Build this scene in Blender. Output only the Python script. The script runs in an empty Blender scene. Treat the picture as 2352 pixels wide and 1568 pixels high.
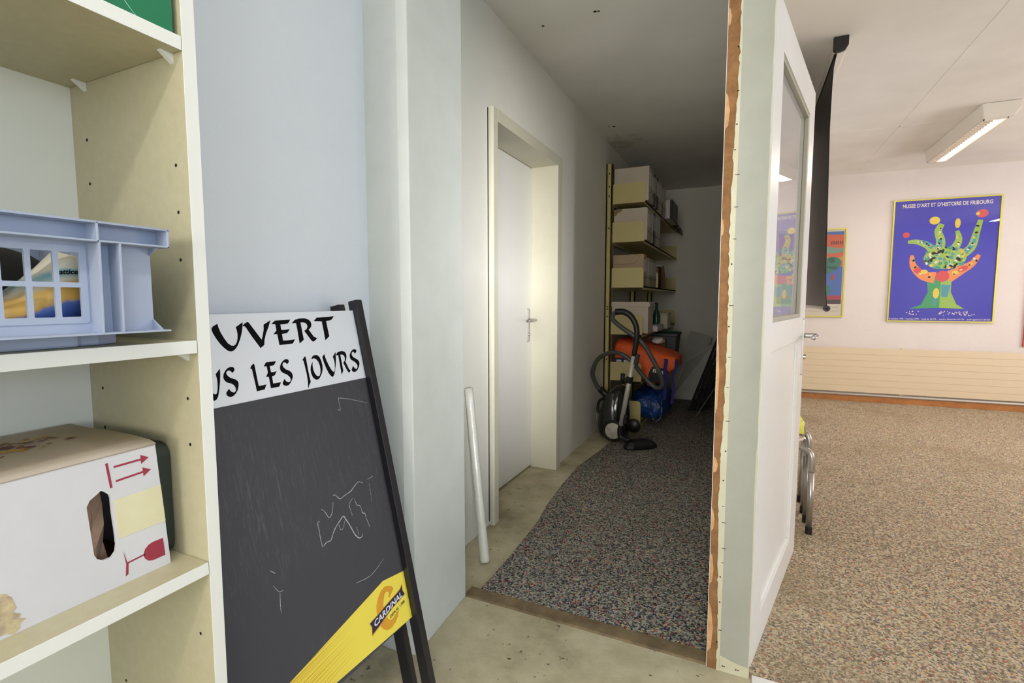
import bpy, bmesh, math, random
from mathutils import Vector, Matrix, Euler
SC = bpy.context.scene
COL = SC.collection
random.seed(7)
H = 1.138            # camera height in metres; corridor runs along +Y

# ------------------------------------------------------------------ camera
cam = bpy.data.cameras.new('camera'); cam.sensor_width = 36.0
cam.lens = 1150.0 / 2352.0 * 36.0; cam.clip_start = 0.02
cam_o = bpy.data.objects.new('camera', cam); COL.objects.link(cam_o)
cam_o.location = (0, 0, H)
cam_o.rotation_euler = (math.radians(90 - 4.772), 0, math.radians(24.955))
SC.camera = cam_o

# ------------------------------------------------------------------ world, exposure, lights
SC.view_settings.view_transform = 'Standard'
SC.view_settings.look = 'None'
SC.view_settings.exposure = 0.0
SC.view_settings.gamma = 1.0
SC.view_settings.use_curve_mapping = False
SC.cycles.use_denoising = True
SC.cycles.max_bounces = 10
SC.cycles.diffuse_bounces = 6
SC.cycles.sample_clamp_indirect = 6.0
SC.cycles.caustics_reflective = False
SC.cycles.caustics_refractive = False
wd = bpy.data.worlds.new('world'); SC.world = wd; wd.use_nodes = True
wd.node_tree.nodes['Background'].inputs[0].default_value = (0.75, 0.85, 1.0, 1)
wd.node_tree.nodes['Background'].inputs[1].default_value = 0.6

def area(name, loc, target, sx, sy, power, col, spread=180):
    l = bpy.data.lights.new(name, 'AREA'); l.shape = 'RECTANGLE'; l.size = sx; l.size_y = sy
    l.energy = power; l.color = col; l.spread = math.radians(spread)
    o = bpy.data.objects.new(name, l); COL.objects.link(o); o.location = loc
    d = Vector(target) - Vector(loc)
    o.rotation_euler = d.to_track_quat('-Z', 'Y').to_euler()
    return o
# daylight through the near room's windows (rear wall and right wall)
area('daylight_rear_window', (2.42, -3.12, 1.48), (2.42, 0, 1.48), 0.45, 0.75, 10, (0.95, 0.97, 1.0))
# added unseen light outdoors, beamed through the rear slit to brighten the corridor
area('corridor_beam', (7.3, -11.0, 1.80), (-0.6, 1.9, 1.80), 0.8, 1.7, 5000, (1.0, 0.98, 0.95))
area('corridor_fill_rear', (-0.05, -3.12, 1.55), (-0.05, 0, 1.55), 1.9, 1.2, 72, (1.0, 0.95, 0.85))  # added behind the camera as fill for the dark corridor
area('daylight_side_window', (4.05, -0.9, 1.55), (0, -0.9, 1.45), 2.4, 1.2, 40, (0.60, 0.79, 1.0))
# the near room's ceiling tube, above and behind the camera
area('near_room_tube', (0.12, -0.55, 2.43), (0.12, -0.55, 0), 0.12, 1.2, 15, (1.0, 0.97, 0.93))
# daylight through the right-hand room's windows
area('daylight_room_window', (4.55, 4.3, 1.42), (0, 4.3, 1.42), 3.4, 1.15, 88, (1.0, 0.93, 0.90))
# fluorescent tubes of the right-hand room
area('room_tube', (1.54, 5.28, 2.385), (1.54, 5.28, 0), 0.11, 1.15, 14, (1.0, 0.86, 0.72))
area('room_tube_unseen', (4.0, 3.2, 2.42), (4.0, 3.2, 0), 0.11, 1.15, 14, (1.0, 0.86, 0.72))  # unseen second tube, set clear of the poster glass reflections

# ------------------------------------------------------------------ materials
def lin(c):
    def f(v):
        v /= 255.0
        return v / 12.92 if v <= 0.04045 else ((v + 0.055) / 1.055) ** 2.4
    return (f(c[0]), f(c[1]), f(c[2]), 1.0)

def M(name, col, rough=0.5, metal=0.0, var=None, bump=None, coat=0.0, spec=0.5, alpha=None, emit=None):
    """procedural principled material; var = (scale, second colour, low, high); bump = (scale, strength, distance)"""
    m = bpy.data.materials.new(name); m.use_nodes = True
    nt = m.node_tree; b = nt.nodes['Principled BSDF']
    b.inputs['Base Color'].default_value = lin(col)
    b.inputs['Roughness'].default_value = rough
    b.inputs['Metallic'].default_value = metal
    b.inputs['Specular IOR Level'].default_value = spec
    b.inputs['Coat Weight'].default_value = coat
    if emit:
        b.inputs['Emission Color'].default_value = lin(emit[0]); b.inputs['Emission Strength'].default_value = emit[1]
    tc = nt.nodes.new('ShaderNodeTexCoord')
    if var:
        n = nt.nodes.new('ShaderNodeTexNoise'); n.inputs['Scale'].default_value = var[0]
        n.inputs['Detail'].default_value = 6; n.inputs['Roughness'].default_value = 0.65
        nt.links.new(tc.outputs['Object'], n.inputs['Vector'])
        r = nt.nodes.new('ShaderNodeValToRGB')
        r.color_ramp.elements[0].position = var[2]; r.color_ramp.elements[1].position = var[3]
        r.color_ramp.elements[0].color = lin(var[1]); r.color_ramp.elements[1].color = lin(col)
        nt.links.new(n.outputs['Fac'], r.inputs['Fac']); nt.links.new(r.outputs['Color'], b.inputs['Base Color'])
    if bump:
        n2 = nt.nodes.new('ShaderNodeTexNoise'); n2.inputs['Scale'].default_value = bump[0]; n2.inputs['Detail'].default_value = 4
        nt.links.new(tc.outputs['Object'], n2.inputs['Vector'])
        bp = nt.nodes.new('ShaderNodeBump'); bp.inputs['Strength'].default_value = bump[1]; bp.inputs['Distance'].default_value = bump[2]
        nt.links.new(n2.outputs['Fac'], bp.inputs['Height']); nt.links.new(bp.outputs['Normal'], b.inputs['Normal'])
    return m

def nodes_of(m): return m.node_tree, m.node_tree.nodes['Principled BSDF']
def node(nt, t, **kw):
    n = nt.nodes.new(t)
    for k, v in kw.items():
        if k.startswith('i_'): n.inputs[k[2:].replace('_', ' ')].default_value = v
        else: setattr(n, k, v)
    return n

def ramp(nt, stops, interp='LINEAR'):
    r = nt.nodes.new('ShaderNodeValToRGB'); cr = r.color_ramp; cr.interpolation = interp
    while len(cr.elements) < len(stops): cr.elements.new(0.5)
    for e, (p, c) in zip(cr.elements, stops): e.position = p; e.color = lin(c)
    return r

def mixc(nt, a, b, fac, blend='MIX'):
    mx = nt.nodes.new('ShaderNodeMix'); mx.data_type = 'RGBA'; mx.blend_type = blend
    for i, s in ((6, a), (7, b), (0, fac)):
        if hasattr(s, 'links'): nt.links.new(s, mx.inputs[i])
        elif i == 0: mx.inputs[0].default_value = s
        else: mx.inputs[i].default_value = lin(s)
    return mx.outputs[2]

def carpet_mat(name, pal, worn, soil):
    m = M(name, (90, 90, 95), 0.95, spec=0.1); nt, b = nodes_of(m)
    tc = node(nt, 'ShaderNodeTexCoord')
    nz = node(nt, 'ShaderNodeTexNoise', i_Scale=60.0, i_Detail=2.0)
    nt.links.new(tc.outputs['Object'], nz.inputs['Vector'])
    add = node(nt, 'ShaderNodeMix', data_type='VECTOR'); add.inputs[0].default_value = 0.012
    nt.links.new(tc.outputs['Object'], add.inputs[4]); nt.links.new(nz.outputs['Color'], add.inputs[5])
    v = node(nt, 'ShaderNodeTexVoronoi', i_Scale=165.0); nt.links.new(add.outputs[1], v.inputs['Vector'])
    sp = node(nt, 'ShaderNodeSeparateColor'); nt.links.new(v.outputs['Color'], sp.inputs['Color'])
    r = ramp(nt, pal, 'CONSTANT'); nt.links.new(sp.outputs[0], r.inputs['Fac'])
    n2 = node(nt, 'ShaderNodeTexNoise', i_Scale=1.3, i_Detail=5.0, i_Roughness=0.6); nt.links.new(tc.outputs['Object'], n2.inputs['Vector'])
    r2 = ramp(nt, [(0.52, (0, 0, 0)), (0.72, (255, 255, 255))]); nt.links.new(n2.outputs['Fac'], r2.inputs['Fac'])
    sc = node(nt, 'ShaderNodeMath', operation='MULTIPLY'); sc.inputs[1].default_value = soil
    nt.links.new(r2.outputs['Color'], sc.inputs[0])
    c = mixc(nt, r.outputs['Color'], worn, sc.outputs[0])
    nt.links.new(c, b.inputs['Base Color'])
    bp = node(nt, 'ShaderNodeBump', i_Strength=0.55, i_Distance=0.004)
    nt.links.new(v.outputs['Distance'], bp.inputs['Height']); nt.links.new(bp.outputs['Normal'], b.inputs['Normal'])
    return m

def concrete_mat():
    m = M('bare concrete', (150, 148, 132), 0.85, spec=0.3); nt, b = nodes_of(m)
    tc = node(nt, 'ShaderNodeTexCoord')
    a = node(nt, 'ShaderNodeTexNoise', i_Scale=3.5, i_Detail=9.0, i_Roughness=0.65); nt.links.new(tc.outputs['Object'], a.inputs['Vector'])
    r = ramp(nt, [(0.3, (146, 138, 114)), (0.5, (184, 175, 147)), (0.68, (206, 198, 172))]); nt.links.new(a.outputs['Fac'], r.inputs['Fac'])
    d = node(nt, 'ShaderNodeTexNoise', i_Scale=45.0, i_Detail=3.0); nt.links.new(tc.outputs['Object'], d.inputs['Vector'])
    rd = ramp(nt, [(0.24, (70, 66, 56)), (0.33, (255, 255, 255))]); nt.links.new(d.outputs['Fac'], rd.inputs['Fac'])
    c = mixc(nt, r.outputs['Color'], rd.outputs['Color'], 0.8, 'MULTIPLY')
    nt.links.new(c, b.inputs['Base Color'])
    bp = node(nt, 'ShaderNodeBump', i_Strength=0.3, i_Distance=0.004); nt.links.new(d.outputs['Fac'], bp.inputs['Height'])
    nt.links.new(bp.outputs['Normal'], b.inputs['Normal'])
    return m

def chalkboard_mat():
    m = M('scratched blackboard', (66, 66, 72), 0.55, spec=0.35); nt, b = nodes_of(m)
    tc = node(nt, 'ShaderNodeTexCoord')
    acc = None
    for k, (rot, sc, st) in enumerate([(0.08, (1, 46, 3.6), 0.30), (0.45, (1, 52, 4.5), 0.28), (-0.40, (1, 50, 4.2), 0.28), (1.1, (1, 44, 4.0), 0.16)]):
        mp = node(nt, 'ShaderNodeMapping'); mp.inputs['Rotation'].default_value = (rot, 0, 0); mp.inputs['Scale'].default_value = sc
        nt.links.new(tc.outputs['Object'], mp.inputs['Vector'])
        n = node(nt, 'ShaderNodeTexNoise', i_Scale=3.0, i_Detail=4.0, i_Roughness=0.7, i_Distortion=1.3); nt.links.new(mp.outputs['Vector'], n.inputs['Vector'])
        r = ramp(nt, [(0.57, (0, 0, 0)), (0.80, (255, 255, 255))]); nt.links.new(n.outputs['Fac'], r.inputs['Fac'])
        ml = node(nt, 'ShaderNodeMath', operation='MULTIPLY'); ml.inputs[1].default_value = st; nt.links.new(r.outputs['Color'], ml.inputs[0])
        if acc is None: acc = ml.outputs[0]
        else:
            ad = node(nt, 'ShaderNodeMath', operation='ADD'); nt.links.new(acc, ad.inputs[0]); nt.links.new(ml.outputs[0], ad.inputs[1]); acc = ad.outputs[0]
    lo = node(nt, 'ShaderNodeTexNoise', i_Scale=3.0, i_Detail=2.0); nt.links.new(tc.outputs['Object'], lo.inputs['Vector'])
    rl = ramp(nt, [(0.38, (60, 60, 60)), (0.62, (255, 255, 255))]); nt.links.new(lo.outputs['Fac'], rl.inputs['Fac'])
    mm = node(nt, 'ShaderNodeMath', operation='MULTIPLY'); nt.links.new(acc, mm.inputs[0]); nt.links.new(rl.outputs['Color'], mm.inputs[1]); acc = mm.outputs[0]
    nt.links.new(mixc(nt, (64, 64, 71), (158, 158, 168), acc), b.inputs['Base Color'])
    return m

def stripe_mat(name, c1, c2, direction, scale, thr):
    """fine printed lines: bands across an object-space direction, broken by stretched noise"""
    m = M(name, c1, 0.4); nt, b = nodes_of(m)
    tc = node(nt, 'ShaderNodeTexCoord'); dt = node(nt, 'ShaderNodeVectorMath', operation='DOT_PRODUCT'); dt.inputs[1].default_value = direction
    nt.links.new(tc.outputs['Object'], dt.inputs[0])
    n = node(nt, 'ShaderNodeTexNoise', noise_dimensions='1D', i_Scale=scale, i_Detail=3.0); nt.links.new(dt.outputs['Value'], n.inputs['W'])
    r = ramp(nt, [(thr, (0, 0, 0)), (thr + 0.1, (255, 255, 255))]); nt.links.new(n.outputs['Fac'], r.inputs['Fac'])
    sx = node(nt, 'ShaderNodeSeparateXYZ'); nt.links.new(tc.outputs['Object'], sx.inputs[0])
    fd = node(nt, 'ShaderNodeMapRange', interpolation_type='SMOOTHSTEP'); fd.inputs['From Min'].default_value = -0.10; fd.inputs['From Max'].default_value = 0.11
    fd.inputs['To Min'].default_value = 1.0; fd.inputs['To Max'].default_value = 0.0; nt.links.new(sx.outputs['Y'], fd.inputs['Value'])
    ml = node(nt, 'ShaderNodeMath', operation='MULTIPLY'); nt.links.new(r.outputs['Color'], ml.inputs[0]); nt.links.new(fd.outputs[0], ml.inputs[1])
    nt.links.new(mixc(nt, c1, c2, ml.outputs[0]), b.inputs['Base Color'])
    return m

def ceiling_mat():
    m = M('painted ceiling', (232, 230, 226), 0.9, spec=0.2); nt, b = nodes_of(m)
    tc = node(nt, 'ShaderNodeTexCoord')
    n = node(nt, 'ShaderNodeTexNoise', i_Scale=2.0, i_Detail=5.0); nt.links.new(tc.outputs['Object'], n.inputs['Vector'])
    r = ramp(nt, [(0.3, (226, 224, 219)), (0.7, (238, 236, 232))]); nt.links.new(n.outputs['Fac'], r.inputs['Fac'])
    geo = node(nt, 'ShaderNodeNewGeometry')
    ds = node(nt, 'ShaderNodeVectorMath', operation='DISTANCE'); ds.inputs[1].default_value = (-1.06, 4.5, 2.505)
    nt.links.new(geo.outputs['Position'], ds.inputs[0])
    nn = node(nt, 'ShaderNodeTexNoise', i_Scale=14.0, i_Detail=6.0); nt.links.new(geo.outputs['Position'], nn.inputs['Vector'])
    mm = node(nt, 'ShaderNodeMath', operation='MULTIPLY'); mm.inputs[1].default_value = 0.9; nt.links.new(nn.outputs['Fac'], mm.inputs[0])
    ad = node(nt, 'ShaderNodeMath', operation='ADD'); nt.links.new(ds.outputs['Value'], ad.inputs[0]); nt.links.new(mm.outputs[0], ad.inputs[1])
    rs = ramp(nt, [(0.50, (150, 150, 150)), (0.66, (0, 0, 0))]); nt.links.new(ad.outputs[0], rs.inputs['Fac'])
    nt.links.new(mixc(nt, r.outputs['Color'], (146, 118, 72), rs.outputs['Color']), b.inputs['Base Color'])
    return m

WALL_DAYLIT = (225, 230, 238)  # bluish daylight is put into the near room's plaster colour
m_wall = M('daylight tinted plaster wall', WALL_DAYLIT, 0.9, var=(2.2, (220, 225, 233), 0.3, 0.7), bump=(170, 0.25, 0.004), spec=0.2)
m_wallc = M('corridor plaster wall', (233, 231, 225), 0.9, var=(2.2, (228, 226, 219), 0.3, 0.7), bump=(170, 0.25, 0.004), spec=0.2)
m_pier = M('white painted pier', (222, 225, 222), 0.7, var=(5, (212, 216, 212), 0.3, 0.7), bump=(30, 0.12, 0.004), spec=0.3)
m_rwall = M('roughcast wall', (226, 220, 218), 0.92, var=(2.0, (220, 213, 211), 0.3, 0.7), bump=(140, 0.45, 0.005), spec=0.2)
m_ceil = ceiling_mat()
m_conc = concrete_mat()
m_carpet = carpet_mat('speckled grey carpet', [(0.0, (66, 66, 66)), (0.20, (112, 111, 106)), (0.44, (146, 144, 136)), (0.68, (172, 168, 158)), (0.86, (60, 68, 104)), (0.895, (176, 70, 64)), (0.935, (206, 180, 112)), (0.955, (40, 40, 44))], (96, 88, 76), 0.35)
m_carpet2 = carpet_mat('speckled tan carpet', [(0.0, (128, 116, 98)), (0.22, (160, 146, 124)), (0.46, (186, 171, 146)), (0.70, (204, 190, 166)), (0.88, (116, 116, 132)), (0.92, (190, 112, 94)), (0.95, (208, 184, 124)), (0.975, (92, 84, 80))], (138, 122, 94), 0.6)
m_sill = M('raw timber sill', (134, 116, 86), 0.85, var=(9, (96, 82, 60), 0.35, 0.65), bump=(60, 0.4, 0.004))
m_cream = M('cream lacquer', (216, 213, 196), 0.45, var=(4, (210, 206, 188), 0.3, 0.7))
m_lam = M('beige laminate', (196, 190, 160), 0.5, var=(60, (190, 183, 152), 0.35, 0.65))
m_edge = M('white edge band', (230, 230, 225), 0.45)
m_back = M('white back panel', (240, 239, 230), 0.55)
m_black = M('black plastic', (22, 22, 24), 0.4)
m_blackmat = M('matt black', (18, 17, 17), 0.8)
m_postblk = M('black anodised post', (30, 28, 34), 0.32, spec=0.6)
m_board = chalkboard_mat()
m_sign = M('white sign sheet', (226, 229, 238), 0.35)
m_ink = M('black ink', (14, 12, 16), 0.8, spec=0.1)
m_chalk = M('white chalk', (196, 200, 212), 0.95, var=(160, (120, 122, 130), 0.35, 0.6))
m_yellow = stripe_mat('yellow print', (240, 222, 84), (206, 160, 44), (0.0, -0.11, 1.0), 330.0, 0.46)
m_yellow2 = M('plain yellow print', (240, 222, 84), 0.4)
m_gold = M('golden orange print', (224, 164, 44), 0.4, var=(30, (214, 150, 40), 0.3, 0.7))
m_navy = M('dark violet print', (44, 34, 64), 0.4)
m_crate = M('grey blue plastic', (166, 176, 198), 0.42, var=(8, (160, 170, 192), 0.3, 0.7))
m_card = M('white printed card', (212, 211, 216), 0.8, var=(6, (204, 203, 208), 0.3, 0.7), bump=(40, 0.1, 0.003))
m_cardtop = M('greyed card', (196, 184, 168), 0.85, var=(5, (184, 171, 154), 0.3, 0.7))
m_kraft = M('brown cardboard', (140, 108, 84), 0.9, var=(14, (120, 90, 68), 0.35, 0.65))
m_red = M('wine red print', (150, 44, 66), 0.6)
m_tape = M('yellowed tape', (222, 216, 182), 0.25, coat=0.5, var=(20, (216, 208, 170), 0.3, 0.7))
m_green = M('glossy green card', (28, 124, 84), 0.35, var=(3, (24, 112, 76), 0.3, 0.7))
m_leafgrey = M('grey green jamb paint', (173, 173, 162), 0.5, var=(7, (163, 163, 151), 0.3, 0.7), bump=(25, 0.06, 0.003))
m_oldcream = M('old cream paint', (208, 204, 180), 0.6, var=(11, (198, 192, 162), 0.3, 0.65))
m_hard = M('torn hardboard', (156, 114, 74), 0.95, var=(26, (128, 90, 56), 0.35, 0.68), bump=(90, 0.6, 0.004))
m_rawpine = M('raw pine splinter', (214, 168, 120), 0.8, var=(30, (190, 140, 92), 0.35, 0.65))
m_door = M('white door paint', (232, 232, 230), 0.35, var=(3, (227, 227, 225), 0.3, 0.7))
m_bead = M('grey glazing bead', (164, 162, 146), 0.5)
m_chrome = M('chrome', (214, 214, 212), 0.16, metal=1.0)
m_alu = M('satin aluminium', (190, 188, 184), 0.38, metal=1.0)
m_vactube = M('satin silver tube', (206, 202, 192), 0.35, metal=0.25)
m_tubeleg = M('grey steel tube', (178, 174, 168), 0.3, metal=0.85)
m_rad = M('cream radiator enamel', (218, 202, 174), 0.45)
m_orangewood = M('orange varnished wood', (186, 126, 72), 0.4, var=(18, (168, 108, 58), 0.35, 0.65))
m_frame = M('yellow green frame', (212, 206, 96), 0.3, metal=0.35)
m_lampbody = M('white lamp housing', (228, 224, 214), 0.5)
m_lampon = M('lit fluorescent louvre', (255, 248, 228), 0.5, emit=((255, 240, 205), 1.35))
m_louvre = M('louvre blade', (176, 166, 160), 0.4)
m_screenblk = M('black screen backing', (34, 30, 28), 0.45, var=(3, (26, 23, 22), 0.3, 0.7))
m_screenwht = M('white screen cloth', (216, 226, 232), 0.7)
m_orange = M('orange sack fabric', (255, 116, 56), 0.6, var=(9, (244, 98, 46), 0.35, 0.65), bump=(14, 0.5, 0.02))
m_bluebag = M('blue woven plastic', (28, 72, 150), 0.32, var=(10, (20, 52, 116), 0.35, 0.65), bump=(22, 0.8, 0.02))
m_bluestrap = M('blue webbing', (44, 36, 116), 0.8)
m_rope = M('white flecked rope', (120, 126, 150), 0.8, var=(60, (28, 44, 92), 0.48, 0.55))
m_shelfm = M('cream enamelled steel', (208, 194, 138), 0.4, var=(4, (202, 187, 130), 0.3, 0.7))
m_archive = M('grey white archive board', (206, 196, 184), 0.75, var=(7, (196, 184, 170), 0.3, 0.7))
m_manila = M('brown archive board', (186, 164, 138), 0.8, var=(9, (172, 149, 122), 0.3, 0.7))
m_binderw = M('white binder', (216, 212, 208), 0.55)
m_binderc = M('cream binder', (198, 180, 150), 0.6)
m_binderd = M('dark blue binder', (40, 42, 60), 0.5)
m_binderg = M('grey binder', (164, 158, 152), 0.6)
m_paper = M('paper label', (232, 230, 226), 0.8)
m_vac = M('glossy black vacuum shell', (16, 16, 17), 0.16, coat=0.6)
m_hose = M('dark grey hose', (74, 74, 74), 0.38)
m_wheel = M('pale grey hub', (198, 190, 176), 0.4)
m_greytarp = M('grey sheet', (196, 195, 189), 0.7, var=(5, (180, 179, 173), 0.35, 0.65))
m_darkbin = M('dark grey bin', (66, 70, 76), 0.5)
m_greenpkt = M('green packet', (40, 108, 62), 0.5)
m_cloth = M('yellow cloth', (232, 232, 116), 0.9, var=(40, (222, 218, 96), 0.35, 0.65), bump=(120, 0.5, 0.003))
m_seat = M('beige stool seat', (206, 190, 172), 0.45)
m_foil = M('cloudy plastic film', (222, 220, 212), 0.22, coat=0.4, bump=(35, 0.5, 0.006))
m_posterblue = M('poster deep blue', (44, 42, 186), 0.35)
m_glass = bpy.data.materials.new('clear glass'); m_glass.use_nodes = True
def _glass():
    nt = m_glass.node_tree; nt.nodes.clear()
    out = node(nt, 'ShaderNodeOutputMaterial'); geo = node(nt, 'ShaderNodeNewGeometry')
    dt = node(nt, 'ShaderNodeVectorMath', operation='DOT_PRODUCT'); nt.links.new(geo.outputs['Normal'], dt.inputs[0]); nt.links.new(geo.outputs['Incoming'], dt.inputs[1])
    ab = node(nt, 'ShaderNodeMath', operation='ABSOLUTE'); nt.links.new(dt.outputs['Value'], ab.inputs[0])
    om = node(nt, 'ShaderNodeMath', operation='SUBTRACT'); om.inputs[0].default_value = 1.0; nt.links.new(ab.outputs[0], om.inputs[1])
    pw = node(nt, 'ShaderNodeMath', operation='POWER'); pw.inputs[1].default_value = 5.0; nt.links.new(om.outputs[0], pw.inputs[0])
    fr = node(nt, 'ShaderNodeMath', operation='MULTIPLY_ADD'); fr.inputs[1].default_value = 0.96; fr.inputs[2].default_value = 0.04; nt.links.new(pw.outputs[0], fr.inputs[0])
    tr = node(nt, 'ShaderNodeBsdfTransparent'); gl = node(nt, 'ShaderNodeBsdfGlossy', i_Roughness=0.0); mx = node(nt, 'ShaderNodeMixShader')
    nt.links.new(fr.outputs[0], mx.inputs[0]); nt.links.new(tr.outputs[0], mx.inputs[1]); nt.links.new(gl.outputs[0], mx.inputs[2])
    nt.links.new(mx.outputs[0], out.inputs['Surface'])
_glass()
m_veiled = m_glass.copy(); m_veiled.name = 'veiled glass'  # white diffuse share painted in as the pale veil of reflections
def _veil():
    nt = m_veiled.node_tree; out = [n for n in nt.nodes if n.type == 'OUTPUT_MATERIAL'][0]; src = out.inputs['Surface'].links[0].from_socket
    df = node(nt, 'ShaderNodeBsdfDiffuse'); df.inputs['Color'].default_value = lin((236, 234, 236)); mx = node(nt, 'ShaderNodeMixShader'); mx.inputs[0].default_value = 0.16
    nt.links.new(src, mx.inputs[1]); nt.links.new(df.outputs[0], mx.inputs[2]); nt.links.new(mx.outputs[0], out.inputs['Surface'])
_veil()
def flat(c, rough=0.5): return M('print %d %d %d' % c, c, rough)

# ------------------------------------------------------------------ mesh builder
OFF = {}
class B:
    def __init__(s): s.bm = bmesh.new()
    def face(s, vs):
        try: return s.bm.faces.new(vs)
        except ValueError: return None
    def box(s, x0, x1, y0, y1, z0, z1, mat=None):
        vs = [Vector((x, y, z)) for z in (z0, z1) for y in (y0, y1) for x in (x0, x1)]
        if mat is not None: vs = [mat @ v for v in vs]
        v = [s.bm.verts.new(p) for p in vs]
        for q in ((0, 2, 3, 1), (4, 5, 7, 6), (0, 1, 5, 4), (2, 6, 7, 3), (0, 4, 6, 2), (1, 3, 7, 5)): s.face([v[i] for i in q])
        return s
    def loft(s, rings, cap=True, closed=True):
        R = [[s.bm.verts.new(p) for p in r] for r in rings]; n = len(R[0])
        for a, b in zip(R, R[1:]):
            for i in range(n if closed else n - 1): s.face([a[i], a[(i + 1) % n], b[(i + 1) % n], b[i]])
        if cap and closed: s.face(R[0][::-1]); s.face(R[-1])
        return s
    def tube(s, pts, r, n=12, smooth=0):
        pts = [Vector(p) for p in pts]
        if smooth: pts = catmull(pts, smooth)
        rs = r if isinstance(r, (list, tuple)) else [r] * len(pts)
        if len(rs) != len(pts):
            rs = [rs[0] + (rs[-1] - rs[0]) * i / (len(pts) - 1) for i in range(len(pts))]
        up = None; rings = []
        for i, p in enumerate(pts):
            t = (pts[min(i + 1, len(pts) - 1)] - pts[max(i - 1, 0)]).normalized()
            if up is None:
                up = Vector((0, 0, 1)) if abs(t.z) < 0.9 else Vector((1, 0, 0))
            up = (up - t * up.dot(t)).normalized(); sd = t.cross(up)
            rings.append([p + (up * math.cos(2 * math.pi * k / n) + sd * math.sin(2 * math.pi * k / n)) * rs[i] for k in range(n)])
        return s.loft(rings)
    def cyl(s, a, b, r, n=20): return s.tube([a, b], r, n)
    def lathe(s, prof, mat, n=28):
        return s.loft([[mat @ Vector((r * math.cos(2 * math.pi * k / n), r * math.sin(2 * math.pi * k / n), z)) for k in range(n)] for r, z in prof])
    def prism(s, poly, z0, z1, mat=None):
        mat = mat or Matrix.Identity(4)
        a = [s.bm.verts.new(mat @ Vector((x, y, z0))) for x, y in poly]; b = [s.bm.verts.new(mat @ Vector((x, y, z1))) for x, y in poly]
        n = len(poly); fs = []
        for i in range(n): s.face([a[i], a[(i + 1) % n], b[(i + 1) % n], b[i]])
        for f in (s.face(a[::-1]), s.face(b)):
            if f: f.normal_update(); fs.append(f)
        bmesh.ops.triangulate(s.bm, faces=fs, ngon_method='EAR_CLIP')
        return s
    def mesh(s, me, mat):
        n0 = len(s.bm.verts); s.bm.from_mesh(me); s.bm.verts.ensure_lookup_table()
        for v in s.bm.verts[n0:]: v.co = mat @ v.co
        bpy.data.meshes.remove(me); return s

def each(name, bs, mat, parent, **kw): return [obj(name, b, mat, parent, **kw) for b in bs]

def catmull(P, k, closed=False):
    out = []; n = len(P)
    for i in range(n if closed else n - 1):
        if closed: p0, p1, p2, p3 = P[i - 1], P[i], P[(i + 1) % n], P[(i + 2) % n]
        else: p0, p1, p2, p3 = P[max(i - 1, 0)], P[i], P[i + 1], P[min(i + 2, n - 1)]
        for j in range(k):
            t = j / k
            out.append(0.5 * ((2 * p1) + (p2 - p0) * t + (2 * p0 - 5 * p1 + 4 * p2 - p3) * t * t + (3 * p1 - p0 - 3 * p2 + p3) * t ** 3))
    if not closed: out.append(P[-1])
    return out

def curve_mesh(cu):
    o = bpy.data.objects.new('scratch', cu); COL.objects.link(o)
    dg = bpy.context.evaluated_depsgraph_get(); me = bpy.data.meshes.new_from_object(o.evaluated_get(dg))
    bpy.data.objects.remove(o); bpy.data.curves.remove(cu)
    return me

def text_mesh(s, size=1.0, bold=0.0, align='LEFT', shear=0.0, extrude=0.0, space=1.0):
    cu = bpy.data.curves.new('text', 'FONT'); cu.body = s; cu.size = size; cu.offset = bold; cu.align_x = align
    cu.shear = shear; cu.extrude = extrude; cu.space_character = space; cu.resolution_u = 3
    return curve_mesh(cu)

def plate_mesh(outer, holes, thick):
    cu = bpy.data.curves.new('plate', 'CURVE'); cu.dimensions = '2D'; cu.fill_mode = 'BOTH'; cu.extrude = thick / 2
    for pl in [outer] + holes:
        sp = cu.splines.new('POLY'); sp.points.add(len(pl) - 1); sp.use_cyclic_u = True
        for p, (x, y) in zip(sp.points, pl): p.co = (x, y, 0, 1)
    return curve_mesh(cu)

def rrect(x0, x1, y0, y1, r, n=4):
    out = []
    for cx, cy, a in ((x1 - r, y0 + r, -90), (x1 - r, y1 - r, 0), (x0 + r, y1 - r, 90), (x0 + r, y0 + r, 180)):
        for k in range(n + 1):
            t = math.radians(a + 90 * k / n); out.append((cx + r * math.cos(t), cy + r * math.sin(t)))
    return out

def frame_mat(o, x, y, z):
    """matrix whose columns are the given axes"""
    return Matrix.Translation(Vector(o)) @ Matrix((Vector(x), Vector(y), Vector(z))).transposed().to_4x4()

def root(name, loc, label=None, cat=None, group=None, kind=None):
    o = bpy.data.objects.new(name, None); COL.objects.link(o); o.location = loc; o.empty_display_size = 0.05
    OFF[o] = Vector(loc); tag(o, label, cat, group, kind); return o

def tag(o, label=None, cat=None, group=None, kind=None):
    if label: o['label'] = label
    if cat: o['category'] = cat
    if group: o['group'] = group
    if kind: o['kind'] = kind
    return o

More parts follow.
